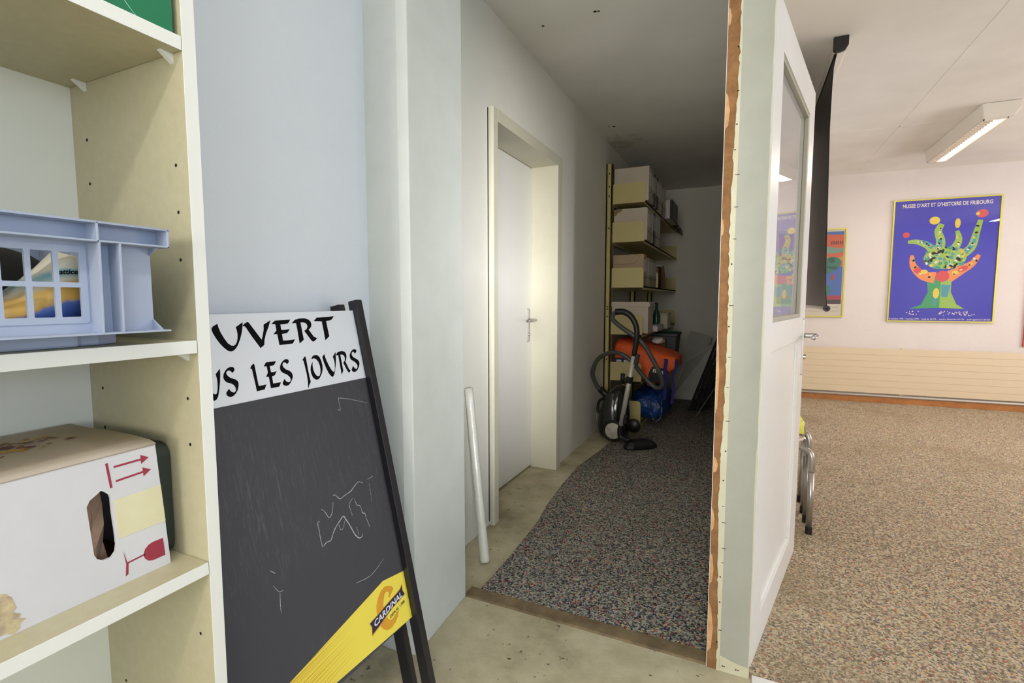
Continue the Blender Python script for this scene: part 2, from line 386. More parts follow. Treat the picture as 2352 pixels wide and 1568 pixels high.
def obj(name, b, mat, parent=None, smooth=False, bevel=0.0, label=None, cat=None, group=None, kind=None, seg=2, sub=0):
    bm = b.bm; bmesh.ops.recalc_face_normals(bm, faces=bm.faces)
    if parent is not None: off = OFF[parent]
    else:
        xs = [v.co for v in bm.verts]
        lo = Vector((min(v.x for v in xs), min(v.y for v in xs), min(v.z for v in xs))); hi = Vector((max(v.x for v in xs), max(v.y for v in xs), max(v.z for v in xs)))
        off = Vector(((lo.x + hi.x) / 2, (lo.y + hi.y) / 2, lo.z))
    for v in bm.verts: v.co -= off
    me = bpy.data.meshes.new(name); bm.to_mesh(me); bm.free()
    for mm in (mat if isinstance(mat, (list, tuple)) else [mat]): me.materials.append(mm)
    o = bpy.data.objects.new(name, me); COL.objects.link(o); OFF[o] = off
    if parent is not None: o.parent = parent
    else: o.location = off
    if smooth:
        for p in me.polygons: p.use_smooth = True
    if bevel:
        md = o.modifiers.new('bevel', 'BEVEL'); md.width = bevel; md.segments = seg; md.limit_method = 'ANGLE'; md.angle_limit = math.radians(40)
        md.harden_normals = False
    if sub:
        md = o.modifiers.new('sub', 'SUBSURF'); md.levels = sub; md.render_levels = sub
    tag(o, label, cat, group, kind); return o

def dup(r, loc, label=None, group=None):
    c = r.copy(); COL.objects.link(c); c.location = loc; OFF[c] = Vector(loc)
    if label: c['label'] = label
    if group: c['group'] = group
    def kids(src, dst):
        for ch in [x for x in SRC_CHILDREN.get(src, [])]:
            k = ch.copy(); COL.objects.link(k); k.parent = dst; kids(ch, k)
    kids(r, c); return c
SRC_CHILDREN = {}
def remember(r):
    for o in list(COL.objects):
        if o.parent == r: SRC_CHILDREN.setdefault(r, []).append(o); remember(o)

X, Y, Z = Vector((1, 0, 0)), Vector((0, 1, 0)), Vector((0, 0, 1))
GLYPHS = {
 'U1': [[-4105,282],[-4078,249],[-3969,199],[-3963,276],[-3935,389],[-3881,518],[-3821,621],[-3764,668],[-3713,679],[-3664,662],[-3618,608],[-3589,539],[-3568,440],[-3569,346],[-3580,288],[-3402,190],[-3419,274],[-3468,417],[-3535,557],[-3615,680],[-3683,753],[-3735,784],[-3789,793],[-3851,773],[-3919,710],[-3988,621],[-4056,498],[-4103,378],[-4116,316]],
 'V': [[-3405,253],[-3337,208],[-3285,189],[-3256,205],[-3226,254],[-3019,603],[-2965,493],[-2919,375],[-2898,265],[-2701,173],[-2774,306],[-2879,468],[-2951,615],[-2977,719],[-3084,785],[-3247,504],[-3348,300],[-3376,279],[-3404,278]],
 'E1': [[-2699,263],[-2579,186],[-2149,178],[-2236,265],[-2324,280],[-2455,282],[-2461,408],[-2393,416],[-2217,405],[-2306,488],[-2365,500],[-2460,507],[-2467,659],[-2375,666],[-2121,656],[-2211,752],[-2584,759],[-2586,502],[-2688,499],[-2591,416],[-2589,273]],
 'R1': [[-2128,267],[-2023,188],[-1893,161],[-1725,161],[-1628,188],[-1562,240],[-1544,311],[-1563,366],[-1604,413],[-1664,445],[-1544,635],[-1447,677],[-1522,728],[-1582,754],[-1622,741],[-1662,689],[-1803,468],[-1730,435],[-1683,381],[-1680,333],[-1704,290],[-1758,264],[-1870,259],[-1872,509],[-1867,685],[-2011,766],[-2002,447],[-2002,270]],
 'T': [[-1451,242],[-1337,156],[-1116,152],[-888,149],[-748,135],[-837,214],[-902,244],[-1048,256],[-1046,472],[-1039,655],[-1194,748],[-1190,522],[-1194,258]],
 'Ua': [[-4371,1500],[-4344,1572],[-4297,1614],[-4261,1606],[-4232,1550],[-4206,1433],[-4196,1325],[-4205,1215],[-4099,1120],[-4112,1228],[-4145,1374],[-4188,1517],[-4239,1658],[-4283,1717],[-4328,1736],[-4365,1716],[-4394,1677],[-4451,1567],[-4512,1398],[-4542,1248],[-4526,1198],[-4462,1140],[-4456,1247],[-4416,1386]],
 'Sa': [[-3847,1239],[-3796,1194],[-3788,1153],[-3811,1121],[-3861,1111],[-3922,1122],[-3990,1169],[-4040,1238],[-4059,1297],[-4054,1346],[-4027,1392],[-3983,1426],[-3915,1450],[-3865,1493],[-3837,1554],[-3844,1609],[-3872,1639],[-3909,1639],[-3955,1611],[-3990,1552],[-4055,1615],[-4063,1654],[-4038,1696],[-3985,1721],[-3932,1715],[-3865,1675],[-3806,1608],[-3770,1529],[-3757,1467],[-3768,1423],[-3805,1383],[-3913,1332],[-3956,1291],[-3981,1246],[-3979,1212],[-3957,1187],[-3919,1178],[-3884,1187]],
 'L': [[-3430,1202],[-3391,1144],[-3328,1101],[-3314,1139],[-3309,1595],[-3219,1602],[-3113,1592],[-3181,1697],[-3373,1705],[-3374,1636],[-3390,1218],[-3411,1205]],
 'E2': [[-3094,1196],[-3019,1110],[-2759,1114],[-2831,1197],[-2885,1206],[-2946,1206],[-2942,1343],[-2873,1349],[-2792,1340],[-2865,1429],[-2937,1438],[-2943,1600],[-2851,1602],[-2735,1601],[-2801,1695],[-3020,1696],[-3015,1439],[-3085,1432],[-3019,1340],[-3022,1200]],
 'Sb': [[-2473,1217],[-2419,1168],[-2417,1137],[-2447,1102],[-2501,1096],[-2573,1127],[-2640,1182],[-2683,1254],[-2692,1315],[-2672,1363],[-2619,1409],[-2536,1452],[-2476,1515],[-2456,1565],[-2465,1611],[-2504,1633],[-2549,1629],[-2598,1599],[-2621,1541],[-2688,1616],[-2694,1646],[-2672,1685],[-2613,1705],[-2557,1702],[-2521,1684],[-2464,1639],[-2397,1545],[-2383,1487],[-2400,1426],[-2451,1374],[-2537,1334],[-2589,1281],[-2609,1232],[-2595,1187],[-2563,1163],[-2519,1172]],
 'J': [[-2037,1177],[-1929,1087],[-1912,1122],[-1915,1450],[-1912,1615],[-1903,1718],[-1973,1796],[-2005,1859],[-2010,1831],[-1983,1700],[-1976,1497],[-1995,1188],[-2017,1176]],
 'O': [[-1754,1178],[-1715,1123],[-1665,1096],[-1601,1088],[-1535,1106],[-1486,1161],[-1455,1256],[-1447,1370],[-1466,1467],[-1512,1559],[-1576,1635],[-1643,1688],[-1698,1698],[-1755,1679],[-1811,1622],[-1840,1529],[-1839,1433],[-1814,1353],[-1736,1245],[-1756,1347],[-1758,1443],[-1736,1529],[-1691,1598],[-1643,1618],[-1597,1611],[-1556,1553],[-1532,1472],[-1530,1360],[-1555,1259],[-1609,1190],[-1673,1165]],
 'U2': [[-1399,1156],[-1314,1093],[-1312,1158],[-1286,1275],[-1236,1410],[-1180,1525],[-1136,1574],[-1094,1572],[-1057,1505],[-1032,1377],[-1031,1275],[-1054,1192],[-932,1080],[-951,1181],[-976,1310],[-1024,1450],[-1079,1574],[-1130,1662],[-1187,1700],[-1229,1677],[-1291,1589],[-1346,1439],[-1388,1278]],
 'R2': [[-940,1170],[-879,1100],[-794,1076],[-694,1073],[-611,1104],[-576,1167],[-578,1235],[-609,1306],[-652,1361],[-573,1581],[-519,1611],[-599,1675],[-643,1610],[-735,1386],[-672,1337],[-645,1273],[-657,1204],[-709,1169],[-787,1165],[-787,1316],[-789,1590],[-863,1684],[-865,1499],[-857,1168]],
 'Sc': [[-238,1190],[-172,1130],[-178,1088],[-225,1064],[-301,1072],[-389,1125],[-454,1210],[-461,1277],[-426,1342],[-344,1389],[-266,1452],[-236,1524],[-261,1590],[-308,1607],[-355,1586],[-403,1512],[-477,1593],[-475,1639],[-422,1676],[-348,1675],[-260,1629],[-184,1546],[-144,1466],[-155,1403],[-206,1351],[-327,1284],[-374,1225],[-371,1172],[-339,1134],[-287,1135]],
 'O1': [[-4808,279],[-4729,225],[-4627,198],[-4496,190],[-4362,208],[-4262,262],[-4199,356],[-4183,469],[-4222,565],[-4315,656],[-4446,731],[-4582,783],[-4694,793],[-4810,774],[-4924,718],[-4983,626],[-4981,531],[-4930,452],[-4771,345],[-4812,446],[-4816,541],[-4771,626],[-4680,694],[-4582,714],[-4488,707],[-4405,650],[-4356,570],[-4352,459],[-4403,359],[-4513,291],[-4643,266]],
 'Oa': [[-4882,1201],[-4842,1146],[-4789,1119],[-4723,1111],[-4654,1129],[-4603,1184],[-4570,1279],[-4562,1393],[-4582,1490],[-4630,1582],[-4697,1658],[-4766,1711],[-4824,1721],[-4883,1702],[-4942,1645],[-4972,1552],[-4971,1456],[-4945,1376],[-4864,1268],[-4884,1370],[-4886,1466],[-4864,1552],[-4817,1621],[-4766,1641],[-4718,1634],[-4676,1576],[-4651,1495],[-4649,1383],[-4675,1282],[-4731,1213],[-4798,1188]],
 'Ta': [[-5422,1217],[-5347,1132],[-5203,1128],[-5054,1125],[-4962,1111],[-5020,1190],[-5063,1219],[-5158,1231],[-5157,1446],[-5152,1628],[-5254,1721],[-5251,1496],[-5254,1233]],
}
CHALK = {
 'chalk': [[[-2296,4697],[-2221,4773],[-2170,4879],[-2122,4965],[-2031,4921],[-1967,4810],[-1921,4665]],[[-1886,4528],[-1846,4515],[-1800,4545],[-1745,4620],[-1684,4667],[-1587,4656],[-1506,4636],[-1418,4629],[-1305,4609],[-1168,4542],[-1030,4480],[-934,4502],[-854,4550]],[[-666,4523],[-433,4507]],[[-637,4649],[-647,4914],[-651,5121]],[[-2404,4931],[-2471,4963],[-2469,5126],[-2475,5319],[-2460,5527]],[[-2430,5508],[-2318,5467],[-2200,5479],[-2100,5363],[-1982,5251],[-1832,5163],[-1695,5101],[-1642,5185],[-1539,5408],[-1471,5590],[-1407,5716],[-1322,5803],[-1232,5806],[-1196,5750]],[[-1881,5211],[-1860,5343],[-1833,5381],[-1762,5356],[-1665,5203]],[[-1297,4797],[-1441,4899],[-1439,4999],[-1404,5195]],[[-1243,4816],[-1194,5006],[-1091,5074],[-1060,5259],[-989,5301],[-966,5442],[-901,5701]],[[-1352,5513],[-1311,5729]],[[-1222,2531],[-1136,2558],[-1130,2305],[-1090,2265],[-721,2364],[-122,2576]],[[-3851,5385],[-3744,5495]],[[-3840,5702],[-3745,5872],[-3636,5910]],[[-3720,5908],[-3768,6167],[-3776,6305]],[[-1683,6764],[-1160,6826],[-635,6655]]],
}
LOGO = {
 'banner': [[-1522,7870],[-1200,7832],[-926,7780],[-644,7738],[-402,7705],[-261,7673],[-176,7596],[-188,7750],[-129,7874],[-372,7917],[-662,7950],[-952,8019],[-1235,8097],[-1506,8159],[-1469,7985]],
 'bigc': [[-701,7662],[-499,7525],[-546,7450],[-668,7361],[-803,7324],[-950,7352],[-1086,7452],[-1195,7607],[-1233,7785],[-1236,7954],[-1184,8142],[-1093,8275],[-976,8360],[-829,8391],[-667,8347],[-536,8260],[-445,8133],[-547,8142],[-680,8199],[-805,8200],[-878,8142],[-933,8030],[-972,7862],[-966,7706],[-914,7575],[-850,7485],[-775,7457],[-711,7506],[-688,7565],[-740,7619]],
 'base': [[-1398,8045],[-233,7872]],
 'up': [[-1398,8045],[-1386,7894]],
 'dbase': [[-815,8157],[-181,8068]],
 'dup': [[-815,8157],[-820,8084]],
}
# ================================================================== SETTING
CZ = 2.505
obj('floor', B().box(-1.4, 4.4, -3.3, 7.0, -0.12, 0), m_conc, kind='structure')
obj('ceiling', B().box(-1.4, 4.9, -3.3, 7.0, CZ, CZ + 0.12), m_ceil, kind='structure')
obj('wall_left', B().box(-1.32, -1.068, -3.3, 1.236, 0, CZ), m_wall, kind='structure')
obj('wall_pier', B().prism([(-1.32, 1.237), (-0.946, 1.235), (-0.918, 1.249), (-0.939, 1.595), (-1.32, 1.595)], 0, CZ), m_pier, kind='structure', bevel=0.003)
# corridor wall with its door opening
b = B(); b.box(-1.34, -1.14, 1.597, 2.20, 0, CZ); b.box(-1.34, -1.14, 3.13, 6.64, 0, CZ); b.box(-1.34, -1.14, 2.20, 3.13, 2.03, CZ)
obj('wall_corridor', b, m_wallc, kind='structure')
obj('wall_back', B().box(-1.34, -0.05, 6.64, 6.80, 0, CZ), m_wallc, kind='structure')
obj('trim_1', B().box(-0.345, -0.305, 6.60, 6.638, 0, CZ), m_wallc, kind='structure', bevel=0.004)
obj('wall_partition', B().box(-0.058, 0.043, 1.612, 6.638, 0.0, CZ), m_wallc, kind='structure')
# right-hand room
FW0 = Vector((0.643, 6.654, 0)); FWd = Vector((0.9990, 0.0438, 0)); FWn = Vector((0.0438, -0.9990, 0))
def FW(s, z, out=0.0): return FW0 + FWd * s + FWn * out + Z * z
FM = lambda s, z, out=0.0: frame_mat(FW(s, z, out), FWd, Z, FWn)     # local x along the wall, y up, z out of it
obj('wall_far', B().box(-0.60, 4.2, -0.14, 0, 0, CZ, frame_mat(FW0, FWd, -FWn * -1, Z)), m_rwall, kind='structure')
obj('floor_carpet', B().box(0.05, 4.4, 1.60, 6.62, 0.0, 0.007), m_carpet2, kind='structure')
b = B(); b.box(4.6, 4.75, 1.5, 7.0, 0, 0.85); b.box(4.6, 4.75, 1.5, 7.0, 2.15, CZ); b.box(4.6, 4.75, 1.5, 2.6, 0.85, 2.15); b.box(4.6, 4.75, 6.0, 7.0, 0.85, 2.15)
obj('wall_right', b, m_rwall, kind='structure')
obj('wall_front', B().box(1.02, 4.6, 1.48, 1.60, 0, CZ), m_wall, kind='structure')
# near room, behind the camera: walls with window openings
b = B(); b.box(-1.3, 2.14, -3.3, -3.16, 0, 0.93); b.box(2.14, 4.4, -3.3, -3.16, 0, 1.09); b.box(-1.3, 2.14, -3.3, -3.16, 2.17, CZ); b.box(2.14, 4.4, -3.3, -3.16, 1.88, CZ); b.box(0.93, 2.14, -3.3, -3.16, 0.93, 2.17); b.box(-1.3, -1.03, -3.3, -3.16, 0.93, 2.17); b.box(2.70, 4.4, -3.3, -3.16, 1.09, 1.88)
obj('wall_rear', b, m_wall, kind='structure')
b = B(); b.box(4.12, 4.3, -3.16, 1.48, 0, 0.93); b.box(4.12, 4.3, -3.16, 1.48, 2.17, CZ); b.box(4.12, 4.3, -3.16, -2.12, 0.93, 2.17); b.box(4.12, 4.3, 0.32, 1.48, 0.93, 2.17)
obj('wall_side', b, m_wall, kind='structure')
def window(name, p0, ux, w, z0, z1):
    r = root(name, p0, kind='structure'); fm = frame_mat(p0, ux, Z, ux.cross(Z))
    b = B(); t = 0.05
    for a in ((0, w, z0, z0 + t), (0, w, z1 - t, z1), (0, t, z0, z1), (w - t, w, z0, z1), (w / 2 - t / 2, w / 2 + t / 2, z0, z1))[:4 if w < 1.2 else 5]: b.box(a[0], a[1], a[2], a[3], -0.03, 0.03, fm)
    obj('window_frame', b, m_edge, r, bevel=0.004)
    obj('window_pane', B().box(t, w - t, z0 + t, z1 - t, -0.003, 0.003, fm), m_glass, r)
window('window_beam_slit', Vector((2.14, -3.22, 0)), X, 0.56, 1.09, 1.88)  # opening shaped so the added outdoor beam falls only into the corridor
window('window_added', Vector((-1.03, -3.22, 0)), X, 1.96, 0.93, 2.17)  # window added for the corridor fill light
window('window_2', Vector((4.22, -2.12, 0)), Y, 2.44, 0.93, 2.17)
window('window_3', Vector((4.68, 2.6, 0)), Y, 3.4, 0.85, 2.15)
# ceiling screw holes left in the corridor
b = B()
for x, y, r in ((-0.97, 2.453, 0.007), (-0.699, 2.44, 0.008), (-0.683, 2.444, 0.006), (-0.996, 4.055, 0.012), (-1.03, 4.03, 0.007)):
    b.cyl((x, y, CZ - 0.0008), (x, y, CZ + 0.004), r, 10)
obj('screw_hole', b, m_blackmat, bpy.data.objects['ceiling'])
# joint strips of the ceiling boards in the right-hand room
b = B()
b.box(0.05, 4.59, 5.0, 5.012, CZ - 0.0015, CZ); b.box(1.05, 1.062, 1.7, 6.6, CZ - 0.0015, CZ)
obj('joint_strip', b, m_ceil, bpy.data.objects['ceiling'])

# sill of the corridor opening, white sill of the right-hand opening
obj('trim_2', B().prism([(1.592, 0.0), (1.597, 0.006), (1.655, 0.006), (1.655, 0.0)], -0.945, -0.055, frame_mat((0, 0, 0), Y, Z, X)), m_sill, kind='structure', bevel=0.001)
obj('trim_3', B().box(0.055, 1.0, 1.50, 1.597, 0.0, 0.009), m_edge, kind='structure', bevel=0.002)

# stripped end of the partition: hardboard core, torn paint skin, raw splinters
jr = root('trim_4', (0, 1.60, 0), kind='structure')
obj('core_board', B().box(-0.071, 0.046, 1.588, 1.612, 0.0, CZ), m_hard, jr, bevel=0.001)
rj = random.Random(3)
edge = []; z = 0.0; cur = -0.048
def baseedge(z): return -0.046 - 0.004 * math.sin(z * 2.3) + 0.0035 * math.sin(z * 7.1 + 1)
while z < CZ:
    edge.append((baseedge(z) + rj.uniform(-0.0022, 0.0022), z)); z += rj.uniform(0.008, 0.022)
edge.append((-0.048, CZ))
obj('paint_skin', B().prism(edge + [(0.047, CZ), (0.047, 0.0)], 0, 0.0016, frame_mat((0, 1.588, 0), X, Z, -Y)), m_leafgrey, jr)
b = B()   # the unpainted cream margin where the old architrave sat
e2 = [(x + 0.0004, z) for x, z in edge]
b.prism(e2 + [(-0.034 + 0.0006 * math.sin(i), CZ - i * (CZ / 24)) for i in range(25)], 0.0016, 0.0021, frame_mat((0, 1.588, 0), X, Z, -Y))
b.prism([(-0.034, 0.0), (0.0465, 0.0), (0.0465, 0.032), (0.01, 0.038), (-0.034, 0.05)], 0.0016, 0.0021, frame_mat((0, 1.588, 0), X, Z, -Y))
obj('cream_margin', b, m_oldcream, jr)
b = B()
for z0, h, w in ((0.05, 0.16, 0.014), (0.27, 0.10, 0.010), (0.44, 0.07, 0.008), (0.62, 0.05, 0.012), (0.80, 0.22, 0.007), (1.32, 0.05, 0.006), (1.62, 0.10, 0.011), (1.90, 0.05, 0.008)):
    p = [(-0.0705, z0), (-0.0705 + w * 0.7, z0 + h * 0.1), (-0.0705 + w, z0 + h * 0.5), (-0.0705 + w * 0.5, z0 + h * 0.9), (-0.0705, z0 + h)]
    b.prism(p, 0, 0.0007, frame_mat((0, 1.588, 0), X, Z, -Y))
obj('splinter', b, m_rawpine, jr)
obj('torn_edge', B().box(-0.0728, -0.0705, 1.590, 1.611, 0.0, CZ), m_paper, jr)
b = B()
for z0 in (0.09, 0.13, 0.22, 0.30, 0.345, 0.39, 0.47, 0.52, 0.60, 0.69, 0.78, 0.88, 0.97, 1.06, 1.12, 1.24, 1.31, 1.40, 1.49, 1.56, 1.63, 1.72, 1.84):
    x = -0.044 + rj.uniform(0.0, 0.006); k = 0.5 + 0.8 * rj.random()
    b.box(x, x + 0.009 * k, 1.5852, 1.588, z0, z0 + 0.0016) if rj.random() < 0.6 else b.cyl((x, 1.5852, z0), (x, 1.588, z0), 0.0022, 8)
for x in (-0.026, -0.021, 0.012, 0.018): b.cyl((x, 1.5852, 0.018), (x, 1.588, 0.018), 0.002, 8)
obj('nail_mark', b, m_blackmat, jr)
b = B(); zz = 0.0; pts = []
while zz < CZ: pts.append((0.0455 - rj.uniform(0.0, 0.0016) - (0.002 if 0.45 < zz < 0.7 else 0), zz)); zz += rj.uniform(0.02, 0.05)
b.prism(pts + [(0.0475, CZ), (0.0475, 0)], 0.0016, 0.0022, frame_mat((0, 1.588, 0), X, Z, -Y))
obj('worn_arris', b, m_oldcream, jr)

# corridor carpet with its cut edge
ed = [(-0.905, 1.656), (-0.906, 1.80), (-0.912, 2.02), (-0.928, 2.30), (-0.962, 2.55), (-0.985, 2.85), (-1.0, 3.22), (-0.96, 3.60), (-0.945, 3.9), (-0.925, 4.2), (-0.90, 4.38), (-0.797, 4.386), (-0.797, 6.62)]
obj('carpet', B().prism(ed + [(-0.062, 6.62), (-0.062, 1.656)], 0.0002, 0.006), m_carpet, label='speckled grey carpet with a crooked cut edge along the corridor floor', cat='carpet')

# ---- corridor door (door_1): lining, leaf, handle
d1 = root('door_1', (-1.2, 2.66, 0), kind='structure')
b = B()
b.prism([(-1.145, 2.180), (-1.118, 2.176), (-1.112, 2.184), (-1.112, 2.229), (-1.30, 2.229), (-1.30, 2.199), (-1.145, 2.199)], 0, 2.05)
obj('frame_jamb', b, m_cream, d1, bevel=0.0015)
obj('open_joint', B().box(-1.1402, -1.1385, 2.172, 2.1795, 0.02, 2.045), m_blackmat, d1)
b = B(); b.prism([(-1.145, 3.168), (-1.112, 3.168), (-1.112, 3.090), (-1.30, 3.090), (-1.30, 3.132), (-1.145, 3.132)], 0, 2.05)
obj('frame_jamb', b, m_cream, d1, bevel=0.0015)
b = B(); b.prism([(-1.145, 2.052), (-1.112, 2.052), (-1.112, 1.992), (-1.30, 1.992), (-1.30, 2.03), (-1.145, 2.03)], 2.229, 3.090, frame_mat((0, 0, 0), X, Z, -Y) @ Matrix.Scale(-1, 4, (0, 0, 1)))
obj('frame_head', b, m_cream, d1, bevel=0.0015)
lf = obj('door_leaf', B().box(-1.336, -1.296, 2.231, 3.088, 0.012, 1.99), m_door, d1, bevel=0.002)
obj('light_block_behind_door', B().box(-1.46, -1.36, 2.0, 3.3, 0, 2.2), m_wall, kind='structure')  # unseen blocker, added to keep the gap under the door leaf dark
hd = obj('door_handle', B().prism(rrect(3.022, 3.056, 0.862, 1.078, 0.006), 0, 0.007, frame_mat((-1.296, 0, 0), Y, Z, X)), m_alu, d1, bevel=0.001)
b = B(); b.tube([(-1.29, 3.039, 1.005), (-1.25, 3.039, 1.005), (-1.240, 3.033, 1.005), (-1.238, 2.99, 1.004), (-1.240, 2.925, 1.003)], 0.009, 12, 4)
obj('lever', b, m_alu, hd, smooth=True)
obj('lock_cylinder', B().cyl((-1.29, 3.039, 0.91), (-1.282, 3.039, 0.91), 0.009), m_chrome, hd)

# ---- half glazed door standing open into the right-hand room (door_2)
HG = Vector((0.052, 1.632, 0)); Dd = Vector((0.2040, 0.9790, 0)).normalized(); Dn = Vector((Dd.y, -Dd.x, 0))
DM = frame_mat(HG, Dd, Z, Dn)          # x along the leaf, y up, z out of the visible face
d2 = root('door_2', HG, kind='structure')
LW = 0.905
me = plate_mesh([(0, 0.006), (LW, 0.006), (LW, 2.0), (0, 2.0)], [[(0.13, 1.066), (0.765, 1.066), (0.765, 1.876), (0.13, 1.876)], [(0.13, 0.118), (0.745, 0.118), (0.745, 0.978), (0.13, 0.978)]], 0.038)
obj('leaf_frame', B().mesh(me, DM @ Matrix.Translation((0, 0, -0.019))), m_door, d2, bevel=0.002)
obj('rebate_lip', B().box(LW - 0.02, LW + 0.014, 0.01, 2.0, -0.040, -0.020, DM), m_door, d2, bevel=0.002)
obj('lower_panel', B().box(0.12, 0.755, 0.108, 0.988, -0.026, -0.013, DM), m_door, d2)
def beadring(x0, x1, y0, y1, w, z0, z1):
    b = B()
    b.prism([(x0, y0), (x1, y0), (x1 - w, y0 + w), (x0 + w, y0 + w)], z0, z1, DM); b.prism([(x0, y1), (x1, y1), (x1 - w, y1 - w), (x0 + w, y1 - w)], z0, z1, DM)
    b.prism([(x0, y0), (x0 + w, y0 + w), (x0 + w, y1 - w), (x0, y1)], z0, z1, DM); b.prism([(x1, y0), (x1 - w, y0 + w), (x1 - w, y1 - w), (x1, y1)], z0, z1, DM)
    return b
obj('panel_moulding', beadring(0.13, 0.745, 0.118, 0.978, 0.012, -0.014, -0.006), m_door, d2, bevel=0.003)
b = beadring(0.13, 0.765, 1.066, 1.876, 0.016, -0.016, -0.003); obj('glazing_bead', b, m_bead, d2, bevel=0.001)
obj('glass_pane', B().box(0.13, 0.765, 1.066, 1.876, -0.021, -0.017, DM), m_veiled, d2)
pl = obj('door_handle', B().prism(rrect(0.845, 0.880, 0.815, 1.057, 0.005), 0, 0.006, DM), m_alu, d2, bevel=0.001)
b = B(); f = lambda x, y, z: DM @ Vector((x, y, z))
b.tube([f(0.862, 0.985, 0.004), f(0.862, 0.985, 0.042), f(0.859, 0.985, 0.049), f(0.842, 0.985, 0.051), f(0.755, 0.983, 0.050)], 0.0095, 12, 4)
obj('lever', b, m_chrome, pl, smooth=True)
obj('lock_cylinder', B().cyl(f(0.862, 0.893, 0.004), f(0.862, 0.893, 0.016), 0.010), m_chrome, pl)

# wooden baseboard of the far wall
obj('baseboard_far', B().box(-0.58, 3.9, 0, 0.062, 0.0, 0.016, FM(0, 0)), m_orangewood, kind='structure', bevel=0.003)
# ================================================================== BOOKCASE (left foreground)
BX, BK, BY0, BY1 = -0.750, -1.062, -0.33, 0.504
bc = root('bookcase', ((BX + BK) / 2, (BY0 + BY1) / 2, 0), 'tall cream open bookcase at the left edge holding a crate and two boxes', 'bookcase')
t = 0.020
for y0 in (BY1 - t, BY0):
    sp = obj('side_panel', B().box(BK, BX - 0.0012, y0, y0 + t, 0.0, 2.10), m_lam, bc)
    obj('edge_band', B().box(BX - 0.0012, BX, y0, y0 + t, 0.0, 2.10), m_edge, sp, bevel=0.0005)
    if y0 > 0:
        for x, z in ((-0.779, 1.338), (-1.012, 1.333), (-0.779, 1.269), (-0.780, 1.198), (-1.016, 0.984), (-0.781, 0.985), (-1.017, 0.914), (-0.781, 0.912), (-1.005, 0.443), (-0.781, 0.60), (-1.012, 1.405), (-1.012, 1.27), (-1.012, 1.20)):
            obj('peg_hole', B().cyl((x, y0 + 0.004, z), (x, y0 - 0.0004, z), 0.0026, 10), m_blackmat, sp)
obj('back_panel', B().box(BK, BK + 0.008, BY0 + t, BY1 - t, 0.05, 2.10), m_back, bc)
obj('plinth', B().box(BK + 0.01, BX - 0.03, BY0 + t, BY1 - t, 0.0, 0.06), m_lam, bc)
for z in (1.5155, 1.0768, 0.7276, 0.345, 0.08, 2.10):
    s_ = obj('shelf', B().box(BK + 0.008, BX - 0.0012, BY0 + t + 0.001, BY1 - t - 0.001, z - 0.0195, z), m_lam, bc)
    obj('edge_band', B().box(BX - 0.0012, BX, BY0 + t + 0.001, BY1 - t - 0.001, z - 0.0195, z), m_edge, s_, bevel=0.0005)
    if z in (1.5155, 1.0768, 0.7276):
        for x in (-0.776, -1.008):
            zz = z - 0.0196
            b = B(); b.prism([(0, 0), (0.018, 0), (0, -0.013)], -0.004, 0.004, frame_mat((x, BY1 - t, zz), -Y, Z, X))
            obj('shelf_support', b, m_edge, s_)

# ---- green box on the top shelf
gb = root('green_box', (-0.89, 0.30, 1.5158), 'glossy green cardboard box with a white line drawing on the top bookcase shelf', 'box')
GBM = frame_mat((-0.757, 0, 1.5158), Y, Z, X)
obj('box_body', B().box(-1.03, -0.757, 0.13, 0.477, 1.5158, 1.75), m_green, gb, bevel=0.0015)
def strip(pts, w, mat, z=0.0004):
    """flat printed stroke of varying width through 2-D points"""
    P = catmull([Vector((p[0], p[1], 0)) for p in pts], 5); b = B(); L = []; R = []
    for i, p in enumerate(P):
        tt = (P[min(i + 1, len(P) - 1)] - P[max(i - 1, 0)]); n = Vector((-tt.y, tt.x, 0)).normalized()
        k = w * (0.6 + 0.4 * math.sin(3.1 * (i + 0.6) / len(P)))
        L.append(mat @ (p + n * k / 2 + Z * z)); R.append(mat @ (p - n * k / 2 + Z * z))
    b.loft([L, R], cap=False, closed=False); return b
def strips(lst, w, mat, z=0.0004):
    b = B()
    for pts in lst:
        s_ = strip(pts, w, mat, z); me = bpy.data.meshes.new('tmp'); s_.bm.to_mesh(me); s_.bm.free(); b.mesh(me, Matrix.Identity(4))
    return b
obj('line_drawing', strips([[(0.405, 0.0345), (0.410, 0.027), (0.414, 0.017), (0.424, 0.006), (0.432, 0.0005)]], 0.0011, GBM), flat((150, 206, 180)), gb)
obj('line_drawing', strips([[(0.36, 0.043), (0.376, 0.0405), (0.39, 0.038), (0.400, 0.0372)], [(0.36, 0.035), (0.375, 0.0325), (0.39, 0.0325), (0.404, 0.0345)]], 0.0010, GBM), flat((20, 70, 50)), gb)
b = B()
for r_, y0 in enumerate((0.0495, 0.0462, 0.0430)):
    x = 0.424
    while x < 0.462 + 0.002 * (r_ == 2):
        w = 0.003 + 0.003 * ((r_ * 7 + int(x * 3000)) % 3) / 2; b.box(x, min(x + w, 0.466), y0, y0 + 0.0014, 0.0002, 0.0006, GBM); x += w + 0.0007
obj('small_print', b, m_paper, gb)

